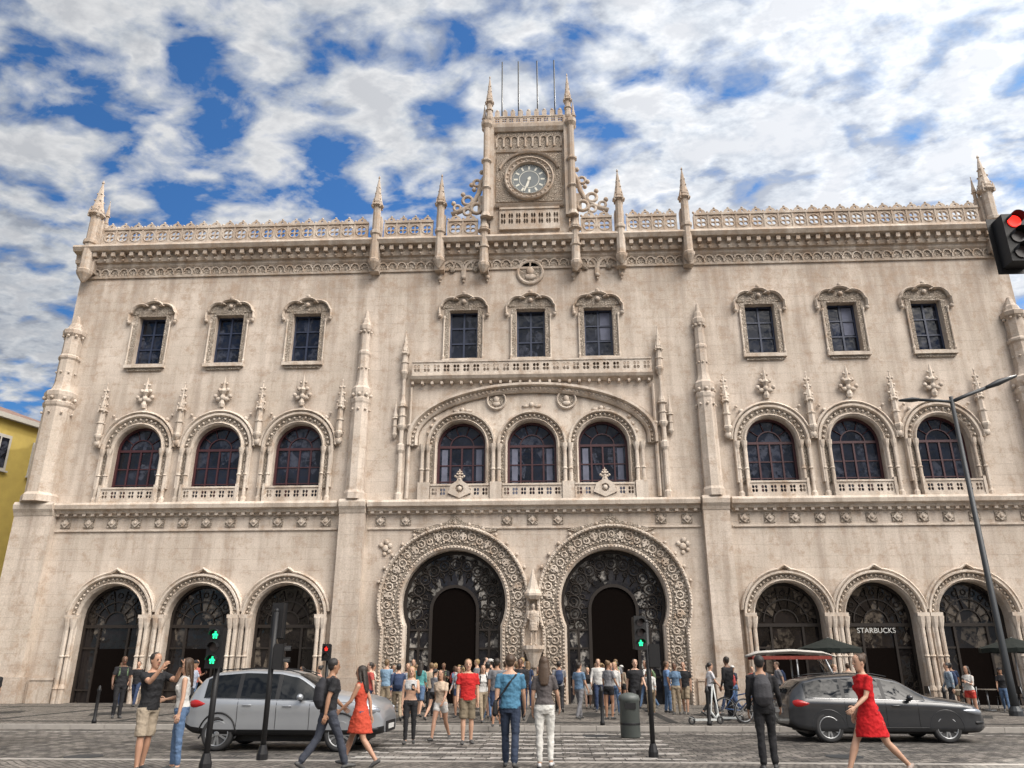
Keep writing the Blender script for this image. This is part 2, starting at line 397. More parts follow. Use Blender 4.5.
for x in(-3.4,0,3.4):
    for s in(-1,1): T.ball(x+s*.3,-.09,13.55 if x==0 else 13.35,.12,0,1.6,.5,.7)
    T.ball(x,-.1,13.62 if x==0 else 13.4,.13,0)
for s in(-1,1):
    for a,b_ in((4.9,12.6),(4.75,12.95),(5.05,12.25)): T.ball(s*a,-.09,b_,.1,0)
big=[(-5.55,11.6)]+arc(0,11.95,5.55,180,0,48,2.28)+[(5.55,11.6)]
T.sweep(big,[(0,.02),(0,-.22),(.1,-.32),(.16,-.16),(.3,-.16),(.36,-.38),(.48,-.38),(.5,.02)],0)
beads(big,.23,-.2,.07,.2)
T.sweep(arc(0,11.95,6.15,170,10,40,2.78),[(0,.02),(0,-.1),(.07,-.14),(.1,.02)],0)
for c in MIDC:
    mould(archpath(c,9.6,MS,MR),.48,-.28); beads(arc(c,MS,MR,175,5,22),.24,-.17,.06,.19)
    lattice(T,c-1.4,c+1.4,9.0,9.55,-.36,-.28,.42,0,.09)
for x in(-5.13,-1.71,1.71,5.13):
    for q in(-.14,.14):
        T.lathe([(.15,8.9),(.15,9.1),(.1,9.2),(.09,10.3),(.13,10.36),(.09,10.44),(.085,11.2),(.15,11.45),(.17,11.6)],x+q,-.26,8,0)
    T.box(x-.28,x+.28,-.45,-.2,8.9,9.72,0)
for x in(-3.42,3.42):
    T.plate([(x-.55,9.2),(x-.4,9.6),(x-.15,9.75),(x,10.1),(x+.15,9.75),(x+.4,9.6),(x+.55,9.2),(x,8.95)],[arc(x,9.4,.2,0,315,7)],-.46,-.38,0); T.ball(x,-.42,9.4,.13,0,1,.5,1); finial(x,9.8,.55,-.42,.7)
for s in(-1,1):
    x=s*6.35
    T.box(x-.22,x+.22,-.1,.02,8.9,11.9,0)
    T.lathe([(.2,8.9),(.2,9.2),(.13,9.3),(.12,11.2),(.2,11.35),(.2,11.6),(.12,11.7),(.1,13.0),(.16,13.1),(.09,13.2),(.09,15.0),(.18,15.2)],x,-.2,8,0)
    T.lathe([(.1,9.0),(.09,12.5),(.14,12.6),(.08,12.7),(.07,14.6)],x-s*.38,-.14,6,0)
    pinnacle(x,-.22,15.4,16.4,17.7,.2); pinnacle(x,-.2,12.6,13.6,14.5,.2,crk=False); pinnacle(x+s*.35,-.16,12.2,13.0,14.0,.13,crk=False)
T.sweep([(-6.0,0),(6.0,0)],[(14.85,.02),(14.85,-.1),(14.97,-.36),(15.1,-.44),(15.14,.02)],0)
lattice(T,-5.95,5.95,15.22,15.84,-.36,-.28,.5,0,.09)
for i in range(25): T.box(-5.9+i*.487-.06,-5.9+i*.487+.06,-.32,-.02,14.72,14.848,0)
def buttress(x,w,r1,r2):
    T.box(x-w,x+w,-.42,.02,-.3,8.3,3); T.box(x-w-.1,x+w+.1,-.52,.02,-.3,1.1,3)
    T.sweep([(x-w-.02,0),(x+w+.02,0)],[(8.302,.05),(8.302,-.44),(8.45,-.5),(8.6,-.6),(8.8,-.63),(8.95,-.55),(8.95,.05)],0)
    c=-.2
    T.lathe([(r1*1.18,8.95),(r1*1.18,9.25),(r1,9.4),(r1,11.3),(r1*.97,13.7),(r1*1.06,13.8),(r1*1.1,13.95),(r1*.96,14.05),(r1*1.1,14.3),(r1*1.12,14.5),(r1*.8,14.65),(r2*1.08,14.9),(r2,15.1),(r2,16.3),(r2*1.15,16.4),(r2*1.15,16.5),(r2*.95,16.6),(r2*.92,17.6),(r2*1.2,17.75),(r2*1.25,17.95),(r2*.9,18.05),(r2*.72,18.3),(r2*.5,18.4),(r2*.25,18.8),(.02,18.9)],x,c,8,3)
    for k in range(8):
        a=2*math.pi*k/8; T.ball(x+r1*1.04*math.cos(a),c+r1*1.04*math.sin(a),14.15,.1,0)
        T.ball(x+r2*1.05*math.cos(a),c+r2*1.05*math.sin(a),17.6,.08,0); T.ball(x+r1*1.02*math.cos(a),c+r1*1.02*math.sin(a),13.4,.07,0); T.ball(x+r2*1.02*math.cos(a),c+r2*1.02*math.sin(a),15.6,.06,0)
for s in(-1,1): buttress(s*8.45,.6,.45,.27)
for s in(-1,1): buttress(s*23.85,.95,.72,.46)
for c in GRX:
    mould(archpath(c,-.1,3.6,1.5),.48,-.3)
    aa=arc(c,3.6,1.99,172,8,22)
    T.sweep(aa[0:11]+[(c,5.75)]+aa[12:],[(0,.02),(0,-.22),(.06,-.28),(.12,-.22),(.12,.02)],0)
    beads(arc(c,3.6,1.5,178,2,22),.25,-.15,.06,.18)
for x in [c+s for c in GRX for s in(-1.72,1.72)]:
    for q in(-.1,.14):
        T.lathe([(.14,-.1),(.14,.55),(.17,.6),(.1,.8),(.09,1.9),(.13,1.96),(.09,2.02),(.09,3.1),(.15,3.35),(.19,3.6)],x+q,-.28,8,0)
    T.box(x-.26,x+.26,-.42,-.1,3.6,3.75,0)
for s in(-1,1):
    c=s*PX; path=shoepath(c,PZ,2.38,-.1)
    T.sweep(path,[(-.02,.3),(-.02,-.02),(.08,-.14),(.2,-.06),(.22,-.06),(.22,.3)],0)
    T.sweep(path,[(.222,.1),(.222,-.1),(.93,-.12),(.93,.1)],4)
    T.sweep(path,[(.932,.1),(.932,-.2),(.98,-.32),(1.06,-.32),(1.1,-.2),(1.1,.1)],0)
    beads(path,.14,-.13,.055,.15); beads(path,1.02,-.32,.05,.13,0)
    seq=[(c+2.99*math.cos(R(205-230*i/30)),PZ+2.99*math.sin(R(205-230*i/30)),R(205-230*i/30)) for i in range(31)]
    xx=2.99*math.cos(R(25))
    for sd_ in(-1,1):
        for j in range(6): seq.append((c+sd_*xx,PZ-1.26-.36-j*.42,R(0)))
    for j,(x,z,a) in enumerate(seq):
        jz=(.015 if j%2 else -.015)
        ux,uz=math.cos(a),math.sin(a)
        T.ring((x+ux*jz*3,-.13,z+uz*jz*3),'y',.13+.02*(j%3),.038,10,5,0); T.ball(x,-.15,z,.05+.01*(j%2),0)
        for q in(-1,1):
            T.ball(x+ux*q*.25-uz*.14,-.13,z+uz*q*.25+ux*.14,.065,0,1,.8,1,5,2); T.ball(x+ux*q*.27+uz*.1,-.13,z+uz*q*.27-ux*.1,.05,0,1,.8,1,5,2)
        if j%3==1 and j<31:
            T.box(-.05,.05,-.04,.0,-.17,.17,0,M=Matrix.Translation((x,-.15,z))@Matrix.Rotation(math.pi/2-a,4,'Y')); T.box(-.13,.13,-.035,.0,-.03,.03,0,M=Matrix.Translation((x,-.15,z))@Matrix.Rotation(math.pi/2-a,4,'Y'))
    for i in range(15):
        a=R(165-150*i/14); rr=2.38+1.2
        if abs(c+rr*math.cos(a))<.25: continue
        T.ball(c+rr*math.cos(a),-.1,PZ+rr*math.sin(a),.09,0)
    T.plate([(c-1.6,7.4),(c,7.75),(c+1.6,7.4),(c+2.0,7.5),(c+.4,7.9),(c,8.22),(c-.4,7.9),(c-2.0,7.5)],[],-.1,.02,2)
    for q in(-1,1):
        if abs(c+q*3.2)>1:
            x=c+q*3.25
            for dx,dz,r_ in((0,0,.17),(.22,.12,.12),(-.2,.14,.12),(.05,.3,.13),(-.02,-.26,.1),(.2,-.15,.09)): T.ball(x+dx,-.05,6.7+dz,r_,0,1,.5,1)
T.box(-.42,.42,-.35,.02,-.1,1.75,3); T.box(-.5,.5,-.45,.02,-.1,.5,0)
T.lathe([(.15,1.5),(.3,1.9),(.38,2.1),(.5,2.25),(.5,2.4)],0,-.45,10,0)
T.plate([(-.36,2.4),(-.5,4.6),(-.2,5.2),(0,5.6),(.2,5.2),(.5,4.6),(.36,2.4)],[],-.1,.02,0)
T.lathe([(.3,4.35),(.42,4.5),(.42,4.6),(.28,4.8),(.15,5.2),(.03,5.7)],0,-.4,8,0)
T.obj('stone_trim',[M_TRIM,M_CARV,M_CARVF,M_WALL,M_RING],ST,recalc=True)
def letter(ch,name,size,M,mat,parent,depth=.03):
    cu=bpy.data.curves.new(name,'FONT'); cu.body=ch; cu.size=size; cu.extrude=depth; cu.align_x='CENTER'; cu.align_y='CENTER'
    o=bpy.data.objects.new(name,cu); COL.objects.link(o); 
    me=bpy.data.meshes.new_from_object(o.evaluated_get(bpy.context.evaluated_depsgraph_get())); bpy.data.objects.remove(o)
    me.transform(M); me.materials.clear(); me.materials.append(mat)
    o=bpy.data.objects.new(name,me); COL.objects.link(o); o.parent=parent; return o
# ------------------------------------------------------------ tower
W=MB()
W.box(-2.1,2.1,-.45,3.4,22.9,29.7,0)
W.box(-1.75,1.75,-.52,-.45,28.35,29.5,1)
for i in range(9):
    x=-1.6+i*.4; W.sweep(archpath(x,28.5,29.0,.15,8),[(0,-.5),(0,-.58),(.05,-.6),(.05,-.5)],0)
W.sweep([(-2.2,0),(2.2,0)],[(29.5,-.4),(29.5,-.62),(29.7,-.75),(29.9,-.78),(29.95,-.4)],0)
W.sweep([(-1.8,0),(1.8,0)],[(28.18,-.4),(28.18,-.55),(28.3,-.6),(28.34,-.4)],0)
W.box(-2.3,2.3,-.4,3.5,29.702,29.93,0)
lattice(W,-1.6,1.6,23.35,24.45,-.6,-.5,.4,0,.12)
W.sweep([(-1.85,0),(1.85,0)],[(24.62,-.4),(24.62,-.6),(24.75,-.7),(24.88,-.4)],0)
for q in(-1,1):
    for y0 in(-.5,3.2):
        W.box(q*2.15-.22,q*2.15+.22,y0-.25,y0+.2,24.0,30.4,0)
        W.lathe([(.32,23.9),(.2,24.2),(.2,25.6),(.3,25.7),(.2,25.8),(.19,27.3),(.3,27.4),(.3,27.5),(.18,27.6),(.18,29.6),(.33,29.8),(.33,30.0)],q*2.32,y0-.25,8,0)
        pinnacle(q*2.2,y0-.1,30.4,31.5,33.4,.22,W)
        pinnacle(q*2.5,y0+.15,29.9,30.6,31.6,.13,W,crk=False)
for i in range(9):
    x=-1.76+i*.44
    for y in(-.55,3.3): 
        W.box(x-.13,x+.13,y-.08,y+.08,30.5,30.85,0); W.ball(x,y,30.92,.1,0)
for y in(-.55,3.3): lattice(W,-1.95,1.95,30.05,30.45,y-.05,y+.05,.4,0,.07)
for i in range(8):
    y=-.3+i*.5
    for x in(-2.1,2.1): W.box(x-.07,x+.07,y-.13,y+.13,29.93,30.85,0)
cz=26.4
W.sweep(arc(0,cz,.96,180,-172,44),[(0,-.4),(0,-.55),(.06,-.7),(.14,-.62),(.26,-.62),(.32,-.74),(.38,-.7),(.40,-.4)],0,closed=True)
for i in range(26):
    a=2*math.pi*i/26; W.ball(1.17*math.cos(a),-.64,cz+1.17*math.sin(a),.06,0)
W.plate([(-1.8,cz-1.4),(1.8,cz-1.4),(1.8,cz+1.6),(0,cz+1.7),(-1.8,cz+1.6)],[arc(0,cz,1.34,0,350,35)],-.52,-.44,1)
W.sweep(arc(0,cz+.1,1.65,160,20,18,1.55),[(0,-.4),(0,-.64),(.08,-.70),(.14,-.4)],0)
W.plate(arc(0,cz,.97,0,352,44),[],-.50,-.453,2)
for i in range(60):
    a=R(6*i); M=Matrix.Translation((0,0,cz))@Matrix.Rotation(a,4,'Y')
    if i%5==0: W.box(-.05,.05,-.512,-.503,.62,.84,5,M=M)
    else: W.box(-.012,.012,-.512,-.503,.86,.91,5,M=M)
W.plate(arc(0,cz,.55,0,350,35),[arc(0,cz,.52,0,350,35)],-.508,-.502,5)
for ang,l,w_ in((R(180+16),.5,.06),(R(180+20),.8,.04)):
    W.box(-w_,w_,-.535,-.52,-.15,l,5,M=Matrix.Translation((0,-.004 if l>.7 else 0,cz))@Matrix.Rotation(ang,4,'Y'))
W.lathe([(.09,0),(.09,.05)],0,0,12,5,M=Matrix.Translation((0,-.51,cz))@Matrix.Rotation(math.pi/2,4,'X'))
for s in(-1,1):
    W.tube([(s*2.4,-.35,26.8),(s*2.65,-.35,26.3),(s*2.75,-.35,25.7),(s*3.0,-.35,25.1),(s*3.5,-.35,24.7),(s*4.2,-.35,24.4)],.14,8,0)
    W.ring((s*2.85,-.4,26.3),'y',.2,.09,12,6,0); W.ring((s*3.35,-.4,25.2),'y',.26,.1,12,6,0); W.ring((s*2.85,-.4,24.7),'y',.3,.11,12,6,0); W.ring((s*3.9,-.4,24.75),'y',.18,.08,12,6,0); W.ring((s*3.35,-.4,24.5),'y',.2,.08,12,6,0)
    W.box(min(s*2.4,s*2.8),max(s*2.4,s*2.8),-.4,-.3,24.4,25.5,0)
    for q in((2.6,27.0),(3.0,25.9),(3.6,25.6),(4.1,25.05),(3.15,26.2)): W.ball(s*q[0],-.4,q[1],.14,0)
for x in(-1.55,-.6,.5,1.5): W.tube([(x,.3,29.9),(x,.3,35.2)],.04,6,4)
M_DIAL=plain('clock_dial',(.12,.135,.14),.5)
W.obj('clock_tower',[M_TRIM,M_CARVF,M_DIAL,M_BLACK,M_DGREY,plain('clock_numerals',(.6,.58,.5),.5)],ST)
# ------------------------------------------------------------ glazing
G=MB() # 0 glass 1 navy 2 oxblood 3 bronze 4 darkglass 5 interior 6 curtain 7 portal glass
for i,c in enumerate(TOPX):
    G.box(c-.72,c+.72,.38,.42,16.2,18.85,0)
    for x in(-.68,0,.68): G.box(c+x-.045,c+x+.045,.31,.379,16.2,18.85,1)
    for z in(16.24,17.1,17.95,18.8): G.box(c-.635,c-.045,.32,.377,z-.035,z+.035,1); G.box(c+.045,c+.635,.32,.377,z-.035,z+.035,1)
    if i in(5,7): G.box(c+.1,c+.6,.372,.379,17.2,18.7,6)
for c in MIDS+MIDC:
    G.plate(archpath(c,8.95,MS,MR-.001,20),[],.38,.42,0); m=2
    G.sweep(archpath(c,8.95,MS,MR-.12,20),[(0,.30),(0,.379),(.118,.379),(.118,.30)],m)
    G.sweep(arc(c,MS,.55,180,0,14),[(0,.32),(0,.378),(.05,.378),(.05,.32)],m)
    G.box(c-1.08,c+1.08,.315,.378,MS-.06,MS+.06,m)
    for x in(-.55,0,.55): G.box(c+x-.04,c+x+.04,.32,.377,8.95,MS-.062,m)
    for z in(9.9,10.7): G.box(c-1.08,c+1.08,.34,.376,z-.025,z+.025,m)
    for a in(36,72,108,144): 
        a=R(a); G.tube([(c+.55*math.cos(a),.35,MS+.55*math.sin(a)),(c+1.1*math.cos(a),.35,MS+1.1*math.sin(a))],.025,4,m)
    if c in MIDC:
        for x in(-1,1): G.box(c+x*.84-.14,c+x*.84+.14,.373,.3795,9.0,11.5,6)
for c in GRX:
    G.plate(archpath(c,-.2,3.6,1.499,20),[],.5,.54,4)
    G.sweep(archpath(c,-.1,3.6,1.38,20),[(0,.4),(0,.499),(.118,.499),(.118,.4)],3)
    G.box(c-1.38,c+1.38,.4,.498,3.2,3.34,3)
    for x in(-.7,.7): G.box(c+x-.05,c+x+.05,.41,.497,-.1,3.2,3)
    for r in(.5,.95): G.sweep(arc(c,3.4,r,180,0,14),[(0,.42),(0,.498),(.05,.498),(.05,.42)],3)
    for a in range(20,180,28):
        a=R(a); G.tube([(c+.5*math.cos(a),.45,3.4+.5*math.sin(a)),(c+1.4*math.cos(a),.45,3.5+1.4*math.sin(a))],.025,4,3)
    for a in range(14,180,19):
        a=R(a); G.ring((c+1.18*math.cos(a),.46,3.5+1.16*math.sin(a)),'y',.11,.02,10,4,3)
    G.box(c-.65,c+.65,.47,.496,-.1,2.3,5)
    G.box(c-1.38,c-.65,.44,.495,2.28,2.36,3); G.box(c+.65,c+1.38,.44,.495,2.28,2.36,3); G.box(c-1.38,c-.65,.44,.495,.5,.56,3); G.box(c+.65,c+1.38,.44,.495,.5,.56,3)
for s in(-1,1):
    c=s*PX
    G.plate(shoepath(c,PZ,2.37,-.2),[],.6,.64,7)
    G.sweep(shoepath(c,PZ,2.22,-.1),[(0,.5),(0,.599),(.15,.599),(.15,.5)],3)
    G.plate(archpath(c,-.1,3.95,1.0,16),[],.53,.56,5)
    G.sweep(archpath(c,-.1,3.95,1.0,16),[(0,.45),(0,.6),(.14,.6),(.14,.45)],3)
    for i in range(15):
        a=R(212-244*i/14); G.ring((c+1.78*math.cos(a),.55,PZ+1.78*math.sin(a)),'y',.26,.035,14,5,3); G.ring((c+1.78*math.cos(a),.55,PZ+1.78*math.sin(a)),'y',.12,.025,10,4,3)
        a=R(212-244*(i+.5)/14); G.ring((c+2.05*math.cos(a),.55,PZ+2.05*math.sin(a)),'y',.11,.03,10,4,3); G.ring((c+1.4*math.cos(a),.55,PZ+1.4*math.sin(a)),'y',.1,.025,10,4,3)
        G.tube([(c+1.15*math.cos(a),.56,PZ-.1+1.15*math.sin(a)),(c+2.2*math.cos(a),.56,PZ+2.2*math.sin(a))],.025,4,3)
    for x in(-1.6,1.6): G.box(c+x-.05,c+x+.05,.5,.597,-.1,3.2,3)
    for z in(1.1,2.3,3.1):
        G.box(c-2.1,c-1.14,.51,.596,z-.04,z+.04,3); G.box(c+1.14,c+2.1,.51,.596,z-.04,z+.04,3)
G.obj('windows_and_doors',[M_GLASS,M_FRAMEN,M_FRAMER,M_FRAMEB,M_GLASSD,M_INT,M_WHITE,M_GLASSP],ST)
M_SIGN=plain('white_sign_paint',(.5,.5,.48),.5)
letter('STARBUCKS','shop_lettering',.31,Matrix.Translation((15.1,.36,3.02))@Matrix.Rotation(math.pi/2,4,'X'),M_SIGN,ST,.015)
# ------------------------------------------------------------ neighbours
def block(name,loc,rotz,w,d,h,col,floors,winw=1.1,winh=1.8,gap=2.6,roof=(.16,.10,.08)):
    e=empty(name,loc,rotz); mb=MB()
    mb.box(0,w,0,d,-.6,h,0); mb.box(-.3,w+.3,-.3,d+.3,h+.003,h+.3,1)
    mb.add([(-.3,-.3,h+.3),(w+.3,-.3,h+.3),(w+.3,d+.3,h+.3),(-.3,d+.3,h+.3),(2,d/2,h+1.6),(w-2,d/2,h+1.6)],[(0,1,5,4),(1,2,5),(2,3,4,5),(3,0,4)],3)
    fh=h/floors
    for f in range(floors):
        z=f*fh+fh*.25
        def win(M):
            mb.box(-winw/2-.15,winw/2+.15,-.06,.0,-.15,winh+.2,1,M); mb.box(-winw/2,winw/2,-.075,-.062,0,winh,2,M)
            mb.box(-.04,.04,-.1,-.077,0,winh,1,M); mb.box(-winw/2-.25,winw/2+.25,-.18,-.062,-.25,-.153,1,M)
        n=int(w/gap)
        for i in range(n): win(Matrix.Translation(((i+.5)*w/n,0,z))); win(Matrix.Translation(((i+.5)*w/n,d,z))@Matrix.Rotation(math.pi,4,'Z'))
        n=int(d/gap)
        for i in range(n):
            win(Matrix.Translation((w,(i+.5)*d/n,z))@Matrix.Rotation(math.pi/2,4,'Z'))
            win(Matrix.Translation((0,(i+.5)*d/n,z))@Matrix.Rotation(-math.pi/2,4,'Z'))
    mb.obj('body',[plain('rendered_wall',col,.9,0,1.5,.2),plain('pale_stone_surround',(.42,.4,.36),.8),M_GLASS,plain('roof_tiles',roof,.9,0,6,.3)],e)
    return e
block('apartment_building',(-50.0,-4.0,0),R(-17),14,20,15.6,(.46,.35,.09),4)
block('apartment_building',(27.2,5,0),0,16,16,18.0,(.45,.40,.33),5)
block('apartment_building',(-46,-98,0),0,30,14,17,(.55,.48,.38),5); block('apartment_building',(-13,-98,0),0,28,14,19,(.6,.55,.48),5); block('apartment_building',(18,-98,0),0,34,14,16,(.55,.42,.30),5)
# ------------------------------------------------------------ ground
def setts(name,c1,c2,mort,bw,bh,rot=0,rough=.75,bd=.01,big=None):
    m,nt,b=newmat(name); L=nt.links.new; tc=N(nt,'ShaderNodeTexCoord').outputs['Object']
    mp=N(nt,'ShaderNodeMapping'); mp.inputs['Rotation'].default_value=(0,0,rot); L(tc,mp.inputs['Vector'])
    dn=N(nt,'ShaderNodeTexNoise'); dn.inputs['Scale'].default_value=1.2; dn.inputs['Detail'].default_value=1; L(mp.outputs[0],dn.inputs['Vector'])
    va=N(nt,'ShaderNodeVectorMath',operation='MULTIPLY_ADD'); L(dn.outputs['Color'],va.inputs[0]); va.inputs[1].default_value=(.12,.12,0); L(mp.outputs[0],va.inputs[2])
    br=N(nt,'ShaderNodeTexBrick'); L(va.outputs[0],br.inputs['Vector']); br.inputs['Scale'].default_value=1
    br.inputs['Brick Width'].default_value=bw; br.inputs['Row Height'].default_value=bh; br.inputs['Mortar Size'].default_value=.014; br.inputs['Mortar Smooth'].default_value=.3
    br.inputs['Color1'].default_value=(*c1,1); br.inputs['Color2'].default_value=(*c2,1); br.inputs['Mortar'].default_value=(*mort,1)
    p=noise(nt,tc,.45,5,.65); col=mix(nt,.8,br.outputs['Color'],ramp(nt,p,[(.3,.45),(.7,1.)]),'MULTIPLY')
    q=noise(nt,mapping(nt,tc,(1,.45,1)),5,5,.8); col=mix(nt,.85,col,ramp(nt,q,[(.40,.3),(.60,1.)]),'MULTIPLY')
    L(col,b.inputs['Base Color']); 
    L(ramp(nt,p,[(.3,rough-.1),(.7,rough+.15)]),b.inputs['Roughness']); b.inputs['Specular IOR Level'].default_value=.35
    bump(nt,b,math_(nt,'SUBTRACT',math_(nt,'MULTIPLY',q,.9),br.outputs['Fac']),bd)
    return m
M_PAVE=setts('limestone_calcada',(.36,.325,.285),(.20,.18,.158),(.09,.08,.07),.13,.12,R(45),.75,.02)
M_ROAD=setts('basalt_setts_road',(.27,.245,.215),(.10,.092,.085),(.045,.04,.036),.30,.24,0,.72,.05)
M_KERB=plain('kerb_stone',(.28,.26,.235),.8,0,5,.25,.01)
M_PAINT=plain('worn_road_paint',(.33,.31,.285),.75,0,5,.8,.01)
def sheet(name,x0,x1,y0,y1,z,mat):
    mb=MB(); mb.add([(x0,y0,z),(x1,y0,z),(x1,y1,z),(x0,y1,z)],[(0,1,2,3)]); return mb.obj(name,[mat])
sheet('ground',-900,900,-900,900,-.13,plain('far_ground',(.12,.115,.105),.9,0,.3,.3))
sheet('road',-300,300,-20.9,-12.6,-.12,M_ROAD)
pv=MB(); pv.box(-300,300,-12.4,60,-.3,0,0); pv.obj('pavement',[M_PAVE])
pv=MB(); pv.box(-300,300,-80,-21.1,-.3,0,0); pv.obj('pavement',[M_PAVE])
kb=MB()
for i in range(-60,60):
    kb.box(i*1.0+.006,i*1.0+.994,-12.598,-12.402,-.3,.004,0); kb.box(i*1.0+.006,i*1.0+.994,-21.098,-20.902,-.3,.004,0)
kb.obj('kerb',[M_KERB])
cw=MB(); y=-20.4; rr_=random.Random(3)
while y<-13.2:
    x=-3.2
    while x<3.2:
        if rr_.random()>.16: cw.add([(x,y,-.116),(x+.27,y,-.116),(x+.27,y+.15,-.116),(x,y+.15,-.116)],[(0,1,2,3)])
        if rr_.random()>.25: cw.add([(x+.05,y+.17,-.116),(x+.33,y+.17,-.116),(x+.33,y+.32,-.116),(x+.05,y+.32,-.116)],[(0,1,2,3)])
        x+=.30
    y+=.95
# pale sett courses edging the lanes
for yy in(-20.1,-13.6):
    for x0,x1 in((-40,-3.6),(3.6,40)):
        x=x0
        while x<x1:
            if rr_.random()>.18: cw.add([(x,yy,-.116),(x+.2,yy,-.116),(x+.2,yy+.12,-.116),(x,yy+.12,-.116)],[(0,1,2,3)])
            x+=.24
cw.obj('crosswalk_marking',[M_PAINT])
bd=MB()
M_BAS=setts('black_basalt_inlay',(.07,.067,.062),(.05,.048,.045),(.03,.03,.03),.13,.12,R(45))
for yy in(-11.4,-3.0): bd.add([(-40,yy,.004),(40,yy,.004),(40,yy+.35,.004),(-40,yy+.35,.004)],[(0,1,2,3)])
for i in range(-9,10):
    x=i*4.2; bd.add([(x,-11.0,.004),(x+.3,-11.0,.004),(x+.3,-3.05,.004),(x,-3.05,.004)],[(0,1,2,3)])
    cx,cy=x+2.1,-7.2; bd.add([(cx-.8,cy,.0045),(cx,cy-1.6,.0045),(cx+.8,cy,.0045),(cx,cy+1.6,.0045)],[(0,1,2,3)])
bd.obj('pavement_inlay_pattern',[M_BAS])
for x,y in((6.6,-18.7),(-8.6,-19.4),(1.9,-14.2)):
    mh=MB(); mh.lathe([(.36,-.118),(.36,-.112),(.31,-.112),(.30,-.114),(.01,-.114)],0,0,24,0); mh.obj('manhole_cover',[M_DGREY],None,True,(x,y,0))
# ------------------------------------------------------------ people
SK=[(.42,.25,.17),(.36,.20,.13),(.28,.15,.09),(.12,.06,.035),(.46,.29,.21)]
HR=[(.02,.014,.01),(.05,.028,.015),(.012,.01,.009),(.13,.08,.04),(.25,.17,.08)]
M_EYE=plain('eye',(.03,.02,.018),.2); M_LIP=plain('lips',(.30,.10,.08),.5)
STAND=dict(lt=3,lk=2,rt=-4,rk=3,la=(4,7,12),ra=(-3,7,14),lean=0)
WALK=dict(lt=26,lk=8,rt=-16,rk=22,la=(-22,6,14),ra=(24,6,26),lean=.03)
WALK2=dict(lt=-14,lk=24,rt=22,rk=6,la=(20,6,24),ra=(-20,6,12),lean=.03)
STROLL=dict(lt=-8,lk=14,rt=12,rk=5,la=(12,6,16),ra=(-10,6,12),lean=.01)
STRIDE=dict(lt=30,lk=6,rt=-22,rk=24,la=(-12,8,40),ra=(26,6,30),lean=.04)
PHOTO=dict(lt=4,lk=3,rt=-5,rk=4,la=(70,10,72),ra=(74,10,68),lean=0,phone=True)
PHONE=dict(lt=6,lk=8,rt=-5,rk=3,la=(2,7,10),ra=(18,8,95),lean=-.01,phone=True)
TALK=dict(lt=5,lk=5,rt=-3,rk=2,la=(10,12,70),ra=(-2,7,10),lean=0)
SHIFT=dict(lt=10,lk=18,rt=-2,rk=0,la=(8,14,30),ra=(0,9,20),lean=.005)
